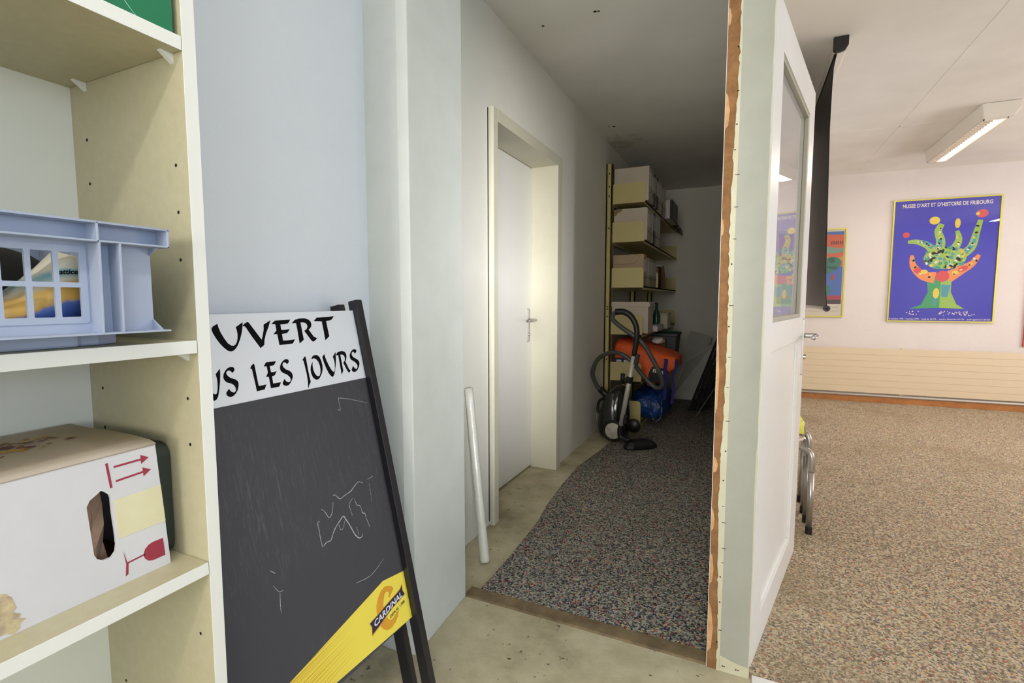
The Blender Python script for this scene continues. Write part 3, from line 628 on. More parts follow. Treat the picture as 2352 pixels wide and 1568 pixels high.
# ---- grey blue crate on the middle shelf
cr = root('plastic_crate', (-0.88, 0.23, 1.0768), 'grey blue plastic crate with gridded windows on the middle bookcase shelf', 'crate')
CY0, CY1 = 0.020, 0.434
CM = frame_mat((-0.7475, 0, 0), Y, Z, X)      # front wall plane: x = world Y, y = world Z
wins = []
for wy in (0.3185, 0.2925, 0.2665, 0.2405, 0.2145, 0.1885, 0.1625, 0.1365, 0.1105):
    for z0, z1 in ((1.159, 1.1955), (1.117, 1.153)): wins.append(rrect(wy, wy + 0.0205, z0, z1, 0.0008, 1))
mir = lambda y: CY0 + CY1 - y - 0.02
me = plate_mesh([(CY0 + 0.012, 1.096), (0.4215, 1.096), (0.4215, 1.2315), (CY0 + 0.012, 1.2315)], wins, 0.0024)
obj('front_wall', B().mesh(me, CM), m_crate, cr, bevel=0.0004)
me = plate_mesh(rrect(0.099, 0.3465, 1.109, 1.2035, 0.004), wins, 0.0014)
obj('window_grille', B().mesh(me, CM @ Matrix.Translation((0, 0, 0.0018))), m_crate, cr)
XF = -0.720
me = plate_mesh([(-1.045, CY0), (XF, CY0), (XF, CY1), (-1.045, CY1)], [[(-1.03, CY0 + 0.014), (-0.750, CY0 + 0.014), (-0.750, CY1 - 0.014), (-1.03, CY1 - 0.014)]], 0.0026)
obj('rim', B().mesh(me, Matrix.Translation((0, 0, 1.2325))), m_crate, cr, bevel=0.0008)
b = B()
b.box(-0.748, XF, CY0 + 0.001, CY1 - 0.001, 1.2085, 1.2110)                 # lower flange of the rim band
b.box(-0.748, XF, CY1 - 0.004, CY1 - 0.0012, 1.2085, 1.2330)                # its end cheek
b.box(-0.748, XF, CY0 + 0.001, CY0 + 0.004, 1.2085, 1.2330)
b.box(-0.7487, -0.7465, 0.4210, CY1 - 0.001, 1.2085, 1.2330); b.box(-0.7487, -0.7465, CY0 + 0.001, CY0 + 0.013, 1.2085, 1.2330)
b.box(-0.748, XF, 0.3475, 0.3500, 1.2085, 1.2330)
b.box(-0.748, XF, 0.1000, 0.1025, 1.2085, 1.2330)
obj('rim_band', b, m_crate, cr, bevel=0.0006)
for y in (0.3490, 0.3715, 0.1000, 0.0790):
    b = B(); b.prism([(-0.748, 1.0965), (-0.7235, 1.0965), (XF - 0.0005, 1.2095), (-0.748, 1.2095)], y, y + 0.0024, frame_mat((0, 0, 0), X, Z, -Y) @ Matrix.Scale(-1, 4, Z)); obj('rib', b, m_crate, cr, bevel=0.0006)
b = B()   # bottom flange with flared ends, corner gussets
b.box(-0.748, -0.722, CY0 + 0.004, CY1 - 0.004, 1.0945, 1.0970)
for y, sg in ((0.4205, 1), (0.0335, -1)):
    b.prism([(y, 1.0945), (y + sg * 0.0135, 1.0945), (y + sg * 0.0135, 1.0970), (y, 1.1125)], -0.0005, 0.0015, CM)
    b.prism([(y, 1.2110), (y + sg * 0.0125, 1.2110), (y + sg * 0.0005, 1.1985), (y, 1.1985)], -0.0005, 0.0015, CM)
    b.prism([(-0.748, 1.0960), (-0.723, 1.0960), (-0.748, 1.1120)], y - 0.001, y + 0.0012, frame_mat((0, 0, 0), X, Z, -Y) @ Matrix.Scale(-1, 4, Z))
    b.prism([(-0.748, 1.2100), (-0.722, 1.2100), (-0.748, 1.1970)], y - 0.001, y + 0.0012, frame_mat((0, 0, 0), X, Z, -Y) @ Matrix.Scale(-1, 4, Z))
obj('bottom_flange', b, m_crate, cr, bevel=0.0005)
b = B(); b.box(-1.040, -0.7487, 0.4190, 0.4215, 1.096, 1.231); b.box(-1.040, -0.7487, CY0 + 0.012, CY0 + 0.0145, 1.096, 1.231); b.box(-1.040, -1.0375, CY0 + 0.012, 0.4215, 1.096, 1.231)
obj('side_wall', b, m_crate, cr)
b = B(); b.box(-1.040, -0.7487, CY0 + 0.012, 0.4215, 1.0945, 1.0970)
obj('bottom', b, m_crate, cr)
b = B(); b.prism([(-1.025, CY0 + 0.03), (-0.790, CY0 + 0.03), (-0.774, CY0 + 0.045), (-0.774, 0.345), (-0.784, 0.352), (-0.784, 0.372), (-0.800, 0.402), (-1.025, 0.402)], 1.0772, 1.0945)
obj('foot', b, m_crate, cr, bevel=0.003)

# contents of the crate: printed plastic bag, dark bag, yellow tub
def bagmat():
    m = M('printed bag film', (226, 214, 180), 0.3, coat=0.3); nt, bs = nodes_of(m)
    tc = node(nt, 'ShaderNodeTexCoord'); sp = node(nt, 'ShaderNodeSeparateXYZ'); nt.links.new(tc.outputs['Object'], sp.inputs[0])
    n = node(nt, 'ShaderNodeTexNoise', i_Scale=16.0, i_Detail=3.0); nt.links.new(tc.outputs['Object'], n.inputs['Vector'])
    ad = node(nt, 'ShaderNodeMath', operation='MULTIPLY_ADD'); ad.inputs[1].default_value = 0.034; nt.links.new(n.outputs['Fac'], ad.inputs[0])
    ml = node(nt, 'ShaderNodeMath', operation='MULTIPLY_ADD'); ml.inputs[1].default_value = -0.34; nt.links.new(sp.outputs['Y'], ml.inputs[0]); nt.links.new(sp.outputs['Z'], ml.inputs[2])
    nt.links.new(ml.outputs[0], ad.inputs[2])
    sc = node(nt, 'ShaderNodeMapRange'); sc.inputs['From Min'].default_value = -0.01; sc.inputs['From Max'].default_value = 0.13; nt.links.new(ad.outputs[0], sc.inputs['Value'])
    r = ramp(nt, [(0.0, (20, 30, 70)), (0.24, (70, 98, 176)), (0.34, (90, 118, 190)), (0.37, (214, 168, 84)), (0.48, (224, 180, 96)), (0.53, (222, 214, 190)), (0.60, (120, 178, 196)), (0.64, (230, 224, 206))], 'LINEAR')
    nt.links.new(sc.outputs[0], r.inputs['Fac']); nt.links.new(r.outputs['Color'], bs.inputs['Base Color'])
    return m
m_bag = bagmat()
def blob(cx, cy, cz, rx, ry, rz, seed, amp=0.12, nu=22, nv=14, p=0.75, base=None):
    """soft lumpy body with a flattened underside"""
    rr = random.Random(seed); ph = [rr.uniform(0, 6.28) for _ in range(8)]; rings = []
    for j in range(nv + 1):
        th = math.pi * (j + 0.02) / (nv + 0.04); ring = []
        for i in range(nu):
            a = 2 * math.pi * i / nu
            k = 1 + amp * (math.sin(3 * a + ph[0] + 2 * th) + 0.7 * math.sin(5 * a + ph[1] - 3 * th) + 0.5 * math.sin(9 * a + 4 * th + ph[2])) / 2.2
            st, ct = math.sin(th), math.cos(th); f_ = lambda v: math.copysign(abs(v) ** p, v)
            z = cz - rz * f_(ct) * (1 if ct > 0 else k)
            if base is not None: z = max(z, base)
            ring.append((cx + rx * f_(math.cos(a)) * st ** p * k, cy + ry * f_(math.sin(a)) * st ** p * k, z))
        rings.append(ring)
    return B().loft(rings)
def warp(b, f):
    for v in b.bm.verts: v.co = f(v.co)
    return b
pb = root('plastic_bag', (-0.82, 0.29, 1.0975), 'yellow white and blue printed plastic bag slumped inside the grey blue crate', 'bag')
b = blob(-0.800, 0.285, 1.128, 0.040, 0.112, 0.030, 4, 0.07, p=0.8, base=1.0978)
def lift(co):
    k = (co.y - 0.20) / 0.13
    return Vector((co.x, co.y, 1.0985 + (co.z - 1.0978) * min(1.75, max(0.2, 0.25 + 0.4 * k + 0.85 * k ** 3))))
obj('bag_film', warp(b, lift), m_bag, pb, smooth=True)
tm = frame_mat((-0.7585, 0.324, 1.1690), (Vector((0, 0.97, 0.05))).normalized(), Vector((-0.1, 0, 1)).normalized(), X)
obj('printed_word', B().mesh(text_mesh('attice', 0.0085, 0.0002, shear=0.2, extrude=0.0002), tm), m_ink, pb)
obj('dark_bag', blob(-0.955, 0.248, 1.158, 0.066, 0.150, 0.060, 9, 0.06, base=1.0978), m_blackmat, smooth=True, label='black bag lying at the back inside the grey blue crate', cat='bag')
obj('yellow_tub', B().lathe([(0.001, 0), (0.052, 0), (0.060, 0.006), (0.063, 0.028), (0.060, 0.030), (0.001, 0.030)], Matrix.Translation((-0.820, 0.222, 1.1815)) @ Matrix.Rotation(0.10, 4, 'X')), flat((226, 186, 40)), smooth=True, label='yellow round tub wedged against the black bag in the crate', cat='tub')

# ---- wine carton on the lower shelf
wb = root('cardboard_box', (-0.92, 0.30, 0.7278), 'white wine carton with red arrows lying on the lower bookcase shelf', 'box')
WX = -0.802; WM = frame_mat((WX, 0, 0.7278), Y, Z, X); YR = 0.457; YL = 0.06
hole = [(0.3537, 0.1288), (0.3575, 0.1368), (0.3677, 0.1433), (0.3713, 0.1461), (0.3757, 0.1426), (0.3806, 0.1375), (0.3823, 0.1324), (0.3829, 0.1101), (0.3845, 0.0871), (0.3856, 0.0629), (0.384, 0.0524), (0.3784, 0.0464), (0.3681, 0.0469), (0.3613, 0.0522), (0.3582, 0.0598), (0.3565, 0.0871), (0.3549, 0.1093)]
me = plate_mesh([(YL, 0.0), (YR, 0.0), (0.4445, 0.192), (YL, 0.188)], [hole], 0.004)
obj('front_panel', B().mesh(me, WM @ Matrix.Translation((0, 0, -0.002))), m_card, wb)
b = B(); b.prism([(YR, 0.0), (YR - 0.004, 0.0), (0.4405, 0.191), (0.4445, 0.192)], -0.238, -0.004, WM); obj('side_panel', b, m_card, wb)
b = B(); b.box(YL, YL + 0.004, 0.0, 0.188, -0.238, -0.004, WM); b.box(YL, YR - 0.01, 0.0, 0.186, -0.242, -0.238, WM); b.box(YL, YR - 0.004, 0, 0.004, -0.238, -0.004, WM); obj('carton_shell', b, m_kraft, wb)
rows = []
for i, x in enumerate((-0.238, -0.18, -0.12, -0.06, -0.012, 0.001)):
    up = 0.006 * math.sin(i / 5 * math.pi)
    rows.append([WM @ Vector((YL + (0.4445 - YL) * k / 6, 0.1885 + 0.0035 * k / 6 + up + (0.004 if i == 0 else 0), x)) for k in range(7)])
b = B(); b.loft(rows, cap=False, closed=False); top = obj('top_flap', b, m_cardtop, wb, smooth=True)
md = top.modifiers.new('thick', 'SOLIDIFY'); md.thickness = 0.003; md.offset = 1
b = B()   # crushed kraft paper seen through the hand hole
rr = random.Random(5)
b.loft([[WM @ Vector((0.340 + 0.012 * k + rr.uniform(-0.003, 0.003), 0.03 + 0.028 * j, -0.012 - 0.010 * rr.random() - 0.004 * k)) for k in range(5)] for j in range(5)], cap=False, closed=False)
obj('packing_paper', b, M('crumpled brown paper', (206, 172, 148), 0.9, var=(30, (186, 150, 126), 0.35, 0.65)), wb)
def Wp(pts): return [(y, z) for y, z in pts]
b = B(); b.prism([(0.3785, 0.182), (0.3815, 0.1825), (0.3855, 0.146), (0.3825, 0.1455)], 0, 0.0004, WM)
for (y0, z0), (y1, z1) in (((0.3885, 0.1745), (0.4345, 0.1755)), ((0.390, 0.1535), (0.4365, 0.1565))):
    dx, dz = y1 - y0, z1 - z0; L_ = math.hypot(dx, dz); ux, uz = dx / L_, dz / L_; nx, nz = -uz, ux
    q = lambda a, c: (y0 + ux * a + nx * c, z0 + uz * a + nz * c)
    b.prism([q(0, -0.0014), q(L_ - 0.011, -0.0014), q(L_ - 0.011, -0.0068), q(L_, 0), q(L_ - 0.011, 0.0068), q(L_ - 0.011, 0.0014), q(0, 0.0014)], 0, 0.0004, WM)
obj('arrow_print', b, m_red, wb)
b = B()
b.prism([(0.4475, 0.0445), (0.4495, 0.0165), (0.431, 0.0165), (0.425, 0.019), (0.4205, 0.025), (0.4195, 0.031), (0.4215, 0.038), (0.427, 0.043), (0.433, 0.0445)], 0, 0.0004, WM)
b.prism([(0.421, 0.0318), (0.421, 0.0296), (0.398, 0.0276), (0.398, 0.0298)], 0, 0.0004, WM)
b.prism([(0.3935, 0.047), (0.3975, 0.030), (0.399, 0.0275), (0.398, 0.012), (0.3945, 0.010), (0.396, 0.028)], 0, 0.0004, WM)
obj('glass_print', b, m_red, wb)
obj('packing_tape', B().prism([(0.386, 0.127), (0.4487, 0.1285), (0.4527, 0.070), (0.389, 0.069)], 0, 0.0005, WM), m_tape, wb)
b = B(); rr = random.Random(8)
for q_, (cy, cz, r_) in enumerate(((0.258, 0.040, 0.022), (0.268, 0.014, 0.014), (0.250, 0.022, 0.02))):
    b.prism([(cy + r_ * (0.6 + 0.5 * rr.random()) * math.cos(k * 0.393), max(0.001, cz + r_ * (0.6 + 0.5 * rr.random()) * math.sin(k * 0.393))) for k in range(16)], 0.0002 * q_, 0.0003 + 0.0002 * q_, WM)
obj('torn_patch', b, M('torn card', (206, 190, 150), 0.9, var=(70, (170, 150, 128), 0.35, 0.6)), wb)
b = B(); rr = random.Random(11)
TMx = lambda y, x: (y, x)
for k in range(46):
    y = 0.265 + 0.14 * rr.random(); x = -0.085 - 0.10 * rr.random()
    i = (x + 0.238) / 0.24 * 5; up = 0.006 * math.sin(min(max(i, 0), 5) / 5 * math.pi)
    z = 0.1885 + 0.0035 * (y - YL) / (0.4445 - YL) + up + 0.0037; r_ = 0.003 + 0.006 * rr.random()
    b.prism([(y + r_ * (0.5 + rr.random()) * math.cos(a * 0.785), x + 0.55 * r_ * (0.5 + rr.random()) * math.sin(a * 0.785)) for a in range(8)], z, z + 0.0003, frame_mat(WM @ Vector((0, 0, 0)), Y, X, Z))
obj('flower_print', b, M('flower print', (196, 158, 74), 0.8, var=(38, (108, 60, 56), 0.47, 0.53)), wb)
# dark tray standing behind the carton
b = B(); b.prism(rrect(0.830, 0.985, 0.7283, 0.910, 0.020), -0.4815, -0.4600, frame_mat((0, 0, 0), -X, Z, Y) @ Matrix.Scale(-1, 4, Z))
obj('dark_tray', b, M('dark green plastic', (44, 52, 48), 0.5), label='dark green plastic tray on edge between the wine carton and bookcase side', cat='tray', bevel=0.004)

# ================================================================== CHALKBOARD SIGN
BO = Vector((-0.9840, 1.0708, 1.1080)); BD = Vector((0.2125, 0, -0.9772)).normalized(); BN = Vector((0.9772, 0, 0.2125)).normalized()
BM = frame_mat(BO, Y, -BD, BN)        # x = along the board to the right, y up the board, z out of it
cb = root('chalkboard_sign', (-0.82, 0.80, 0), 'black standing chalkboard with French opening words and yellow beer print, beside the bookcase', 'sign')
BW = 0.538
obj('board_panel', B().box(-BW, 0.0, -0.8585, -0.1885, -0.006, 0.0, BM), m_board, cb, bevel=0.0005)
obj('header_panel', B().box(-BW, -0.0005, -0.1885, 0.0, -0.006, 0.0012, BM), m_sign, cb, bevel=0.0005)
b = B()
for k, g in GLYPHS.items():
    P = [Vector((u / 1e4, -v / 1e4, 0)) for u, v in g]
    if min(p.x for p in P) < -BW + 0.002: P = [Vector((max(p.x, -BW + 0.004), p.y, 0)) for p in P]
    b.prism([(p.x, p.y) for p in P], 0.0012, 0.0017, BM)
obj('lettering', b, m_ink, cb)
b = B(); b.prism([(-0.0003, -0.7302), (-0.0811, -0.7163), (-0.389, -0.7705), (-BW, -0.800), (-BW, -0.826), (-0.28, -0.8470), (-0.0003, -0.8582)], 0, 0.0006, BM)
yb = obj('yellow_band', b, m_yellow, cb)
lp = lambda a: [(u / 1e4, -v / 1e4) for u, v in a]
obj('logo_initial', B().prism(lp(LOGO['bigc']), 0.0009, 0.0012, BM), m_gold, yb)
# dark strip behind, gold hairline along the ribbon
def grow(P, k):
    cx = sum(p[0] for p in P) / len(P); cy = sum(p[1] for p in P) / len(P)
    return [(cx + (x - cx) * k, cy + (y - cy) * (k + 0.10)) for x, y in P]
obj('logo_ribbon_edge', B().prism(grow(lp(LOGO['banner']), 1.02), 0.0012, 0.0014, BM), m_gold, yb)
obj('logo_ribbon', B().prism(lp(LOGO['banner']), 0.0014, 0.0017, BM), m_navy, yb)
def slant_text(s, base, up, z, bold, hgt=0.72):
    me = text_mesh(s, 1.0, bold); w = max(v.co.x for v in me.vertices)
    bx = Vector(((base[1][0] - base[0][0]) / 1e4, -(base[1][1] - base[0][1]) / 1e4, 0)) / w
    uy = Vector(((up[1][0] - up[0][0]) / 1e4, -(up[1][1] - up[0][1]) / 1e4, 0)) / hgt
    return B().mesh(me, BM @ frame_mat((base[0][0] / 1e4, -base[0][1] / 1e4, z), bx, uy, Z))
obj('logo_lettering', slant_text('CARDINAL', LOGO['base'], LOGO['up'], 0.0019, 0.022), m_sign, yb)
obj('logo_small_print', slant_text('DEPUIS 1788', LOGO['dbase'], LOGO['dup'], 0.0015, 0.008), m_navy, yb)
for i, pl_ in enumerate(CHALK['chalk']):
    b = strip([(u / 1e4, -v / 1e4) for u, v in pl_], (0.0016, 0.0022, 0.0012, 0.0009, 0.0018, 0.0026, 0.0014, 0.0014, 0.0018, 0.0012, 0.0013)[min(i, 10)], BM, 0.0005)
    obj('chalk_scribble', b, m_chalk, cb)
# posts: the front pair carries the board, the back pair folds flat behind it
FL = (BO.z + 0.026) / 0.9772
for y0, nm in ((0.0, 'front_post'), (-BW - 0.024, 'front_post')):
    b = B(); b.box(y0, y0 + 0.024, -FL + 0.006, 0.024, -0.012, 0.018, BM); p_ = obj(nm, b, m_postblk, cb, bevel=0.0015)
    b = B(); b.box(y0 + 0.001, y0 + 0.023, 0.024, 0.027, -0.011, 0.017, BM); obj('post_cap', b, m_black, p_)
    b = B(); b.box(y0 + 0.001, y0 + 0.023, -FL + 0.0035, -FL + 0.006, -0.011, 0.017, BM); obj('post_foot', b, m_black, p_)
for y0 in (0.001, -BW - 0.023):
    b = B(); b.box(y0, y0 + 0.022, -FL + 0.022, 0.019, -0.080, -0.046, BM); p_ = obj('back_post', b, m_postblk, cb, bevel=0.0015)
    b = B(); b.box(y0, y0 + 0.022, 0.019, 0.027, -0.079, -0.047, BM); obj('post_cap', b, m_black, p_)
b = B(); b.box(-BW, 0.0, -0.03, -0.005, -0.075, -0.05, BM); obj('crossbar', b, m_postblk, cb)
obj('hinge', B().cyl(BM @ Vector((0.012, -0.05, -0.046)), BM @ Vector((0.012, -0.05, -0.012)), 0.007, 12), m_black, cb)

# ---- wrapped tube leaning in the corner of the corridor
wt = root('wrapped_tube', (-0.982, 1.832, 0.006), 'long white film-wrapped tube leaning on the corridor wall behind the pier', 'tube')
a, c = Vector((-0.982, 1.834, 0.006)), Vector((-1.1185, 1.940, 0.75))
dv = (c - a).normalized(); a2 = a + dv * 0.004
obj('tube_body', B().tube([a2 + dv * k * 0.05 for k in range(16)], [0.019 + 0.0008 * math.sin(k * 1.9) for k in range(16)], 18), m_foil, wt, smooth=True)
b = B(); b.tube([a2 + dv * x for x in (0.0, 0.01, 0.03, 0.07, 0.12, 0.16)], [0.0205, 0.0215, 0.0208, 0.0215, 0.0204, 0.0195], 18)
obj('film_end', b, m_foil, wt, smooth=True)
# ================================================================== CORRIDOR SHELVING
SY0, SY1 = 4.397, 6.60
SXB, SXF = -1.078, -0.803
ws = root('steel_shelving', (-0.95, 5.5, 0), 'cream steel shelving with end plates at the dark end of the corridor', 'shelving')
for y0 in (SY0 - 0.005, 5.46, SY1 - 0.075):
    b = B(); b.box(-1.139, -1.082, y0, y0 + 0.03, 0.0, 2.31); b.box(-1.139, -1.125, y0 - 0.0, y0 + 0.07, 0.0, 2.31); b.box(-1.096, -1.082, y0, y0 + 0.07, 0.0, 2.31)
    p_ = obj('upright', b, m_shelfm, ws, bevel=0.002)
    if y0 < 4.5:
        b = B(); b.box(-1.121, -1.119, y0 - 0.0015, y0, 0.0, 2.31); b.box(-1.101, -1.099, y0 - 0.0015, y0, 0.0, 2.31); obj('upright_groove', b, M('groove brown', (120, 108, 66), 0.7), p_)
        for z in (2.22, 2.11, 2.03, 1.755, 1.07, 1.05, 0.985, 0.60, 0.24): obj('slot', B().box(-1.115, -1.105, y0 - 0.0018, y0, z, z + 0.012), m_blackmat, p_)
levels = [(1.965, 0.168), (1.636, 0.172), (1.243, 0.171), (0.833, 0.174), (0.422, 0.164)]
for z, h in levels:
    sh = obj('shelf', B().box(SXB, SXF, SY0 + 0.002, SY1, z, z + 0.012), m_shelfm, ws)
    b = B(); b.box(SXF - 0.002, SXF, SY0 + 0.002, SY1, z - 0.018, z + 0.012); b.box(SXB, SXB + 0.002, SY0 + 0.002, SY1, z - 0.018, z)
    obj('shelf_lip', b, m_shelfm, sh)
    for y in (SY0, SY1 - 0.002):
        pl_ = [(SXB, z), (SXF, z), (SXF, z + h - 0.025), (SXF - 0.007, z + h - 0.007), (SXF - 0.025, z + h), (SXB, z + h)]
        e_ = obj('end_plate', B().prism(pl_, -y - 0.002, -y, frame_mat((0, 0, 0), X, Z, -Y)), m_shelfm, ws, bevel=0.0008)
        if y == SY0:
            b = B(); b.cyl((-0.955, y - 0.0015, z + 0.014), (-0.955, y, z + 0.014), 0.005, 10); obj('screw', b, m_bead, e_)
sh = obj('shelf', B().box(SXB, SXF, SY0 + 0.002, SY1, 0.055, 0.067), m_shelfm, ws)
b = B(); b.box(SXF - 0.002, SXF, SY0 + 0.002, SY1, 0.0, 0.067); obj('shelf_lip', b, m_shelfm, sh)
pl_ = [(SXB, 0.001), (SXF, 0.001), (SXF, 0.225), (SXF - 0.007, 0.243), (SXF - 0.025, 0.25), (SXB, 0.25)]
e_ = obj('end_plate', B().prism(pl_, -SY0 - 0.002, -SY0, frame_mat((0, 0, 0), X, Z, -Y)), m_shelfm, ws, bevel=0.0008)
for z in (0.03, 0.075, 0.205): obj('screw', B().cyl((-0.822, SY0 - 0.0015, z), (-0.822, SY0, z), 0.004, 10), m_bead, e_)
for z, y in ((1.636, 5.14), (1.243, 5.12)):
    h = 0.17
    obj('divider_plate', B().prism([(SXB, z + 0.013), (SXF + 0.01, z + 0.013), (SXF + 0.01, z + h - 0.02), (SXF - 0.01, z + h), (SXB, z + h)], -y - 0.008, -y, frame_mat((0, 0, 0), X, Z, -Y)), m_shelfm, ws, bevel=0.001)

ORD = ['first', 'second', 'third', 'fourth', 'fifth', 'sixth', 'seventh', 'eighth', 'ninth', 'tenth', 'eleventh', 'twelfth', 'thirteenth', 'fourteenth']
def archive_box(name, y, w, z, h, xf, mat, label, group, stain=False, cut=False):
    r = root(name, (-0.92, y + w / 2, z), label, 'box', group)
    if cut:   # magazine file with a sloping cut back corner
        p = [(-1.07, z), (xf, z), (xf, z + h), (xf - 0.03, z + h), (-1.07, z + h - 0.004)]
        obj('box_body', B().prism(p, -y - w, -y, frame_mat((0, 0, 0), X, Z, -Y)), mat, r, bevel=0.001)
        b = B(); q = frame_mat((0, 0, 0), X, Z, -Y)
        b.prism([(xf - 0.030, z + h - 0.004), (xf - 0.027, z + h - 0.004), (xf - 0.074, z + h * 0.70), (xf - 0.077, z + h * 0.70)], -y, -y + 0.0012, q)
        b.prism([(xf - 0.077, z + h * 0.70), (xf - 0.077, z + h * 0.70 + 0.003), (-1.065, z + h * 0.70 - 0.002), (-1.065, z + h * 0.70 - 0.005)], -y, -y + 0.0012, q)
        obj('cut_fold', b, m_kraft, r)
    else: obj('box_body', B().box(-1.07, xf, y, y + w, z, z + h), mat, r, bevel=0.0015)
    obj('spine_label', B().box(xf, xf + 0.0006, y + 0.018, y + w - 0.018, z + h * 0.45, z + h * 0.85), m_paper, r)
    obj('finger_hole', B().cyl((xf - 0.001, y + w / 2, z + 0.075), (xf + 0.0007, y + w / 2, z + 0.075), 0.012, 14), m_blackmat, r)
    if stain:
        obj('water_stain', B().prism([(-1.07, z + h), (-0.995, z + h), (-1.01, z + h - 0.02), (-1.035, z + h - 0.028), (-1.05, z + h - 0.05), (-1.07, z + h - 0.055)], -y, -y + 0.0006, frame_mat((0, 0, 0), X, Z, -Y)), M('brown stain', (150, 124, 86), 0.9), r)
    return r
def make_binder(mat, y, w, z, h, xf, labelm):
    r = root('binder', (-0.92, y + w / 2, z), 'binder', 'binder')
    b = B(); b.box(-1.065, xf, y + 0.001, y + 0.0035, z, z + h); b.box(-1.065, xf, y + w - 0.0035, y + w - 0.001, z, z + h); b.box(xf - 0.003, xf, y + 0.001, y + w - 0.001, z, z + h)
    obj('cover', b, mat, r, bevel=0.0008)
    obj('paper_block', B().box(-1.055, xf - 0.02, y + 0.008, y + w - 0.008, z + 0.006, z + h - 0.02), m_paper, r)
    obj('spine_label', B().box(xf, xf + 0.0006, y + 0.015, y + w - 0.015, z + h * 0.42, z + h * 0.9), labelm, r)
    obj('finger_hole', B().cyl((xf - 0.001, y + w / 2, z + 0.075), (xf + 0.0007, y + w / 2, z + 0.075), 0.011, 14), m_blackmat, r)
    remember(r); return r
PROTO = {}
def binder_row(z, y, seq, shelfname, xf, h=0.28, w=0.078):
    k = 0
    for ch in seq:
        mat, nm = {'w': (m_binderw, 'white'), 'd': (m_binderd, 'dark blue'), 'c': (m_binderc, 'cream'), 'g': (m_binderg, 'grey')}[ch]
        lab = '%s binder, %s in the row behind the box on the %s corridor shelf' % (nm, ORD[k], shelfname)
        grp = 'binders on the %s corridor shelf' % shelfname
        key = (ch, h, w, xf)
        if key not in PROTO:
            PROTO[key] = make_binder(mat, y, w, z, h, xf, m_paper if ch != 'w' else m_sign); r = PROTO[key]; tag(r, lab, 'binder', grp)
        else: r = dup(PROTO[key], (-0.92, y + w / 2, z), lab, grp)
        y += w + 0.003; k += 1
    return y
# top shelf
z = 1.9782
archive_box('archive_box', 4.405, 0.155, z, 0.284, -0.775, m_archive, 'tall grey white archive box at the front of the top corridor shelf', None)
archive_box('archive_box', 4.563, 0.105, z, 0.272, -0.778, m_archive, 'narrower white archive box just behind the first one on the top corridor shelf', None)
binder_row(z, 4.675, 'dgdcwwgwww'[:9], 'top', -0.780)
wb2 = root('white_box', (-0.86, 5.62, z), 'white box lying beyond the binders on the top corridor shelf', 'box')
obj('box_body', B().box(-1.04, -0.745, 5.48, 5.96, z, z + 0.19), m_binderw, wb2, bevel=0.003)
obj('dark_lid_edge', B().box(-0.745, -0.722, 5.50, 5.94, z + 0.004, z + 0.194), m_black, wb2, bevel=0.004)
b = B()
for k in range(5):
    b.loft([[(-0.80 + 0.05 * math.sin(a) + 0.012 * k, yy, z + 0.003 + 0.004 * k - 0.10 * (1 - math.cos(a)) * (0.6 + 0.12 * k)) for a in [i * 0.26 for i in range(7)]] for yy in (6.05, 6.30)], cap=False, closed=False)
obj('paper_sheaf', b, M('yellowed paper', (160, 152, 132), 0.9), label='sheaf of papers curling over the far end of the top corridor shelf', cat='papers', smooth=True)
# second shelf
z = 1.6492
archive_box('archive_box', 4.41, 0.16, z, 0.268, -0.782, m_archive, 'water stained grey archive box at the front of the second corridor shelf', None, stain=True)
binder_row(z, 4.575, 'cwdgwwwc'[:7], 'second', -0.786)
b = B(); b.box(-1.05, -0.80, 4.42, 4.565, 1.9178, 1.9205); b.box(-1.0, -0.795, 4.43, 4.56, 1.921, 1.924)
obj('loose_papers', b, m_paper, label='loose papers lying on the stained archive box of the second corridor shelf', cat='papers')
# third shelf
z = 1.2562
archive_box('magazine_file', 4.41, 0.12, z, 0.273, -0.806, m_manila, 'brown cardboard magazine file with a slanted cut at the front of the third corridor shelf', None, cut=True)
binder_row(z, 4.535, 'cwcgcgc', 'third', -0.808, 0.255)
for i, (y, w, h, m_, lb) in enumerate(((5.15, 0.06, 0.20, m_kraft, 'brown book upright behind the divider on the third corridor shelf'), (5.22, 0.12, 0.21, m_blackmat, 'thick black book upright behind the brown one on the third corridor shelf'))):
    bk = root('book', (-0.92, y, z), lb, 'book'); obj('cover', B().box(-1.05, -0.80, y, y + w, z, z + h), m_, bk, bevel=0.002); obj('page_block', B().box(-1.045, -0.81, y + 0.004, y + w - 0.004, z + h - 0.001, z + h + 0.0005), m_paper, bk)
bk = root('leaning_board', (-0.90, 5.6, z), 'brown book leaning at the end of the third corridor shelf', 'book')
obj('cover', B().box(-1.04, -0.79, -0.012, 0.012, 0.0, 0.30, Matrix.Translation((0, 5.66, z + 0.012)) @ Matrix.Rotation(math.radians(42), 4, 'X')), m_kraft, bk, bevel=0.002)
obj('page_block', B().box(-1.03, -0.80, -0.008, 0.008, 0.30, 0.303, Matrix.Translation((0, 5.66, z + 0.012)) @ Matrix.Rotation(math.radians(42), 4, 'X')), m_paper, bk)
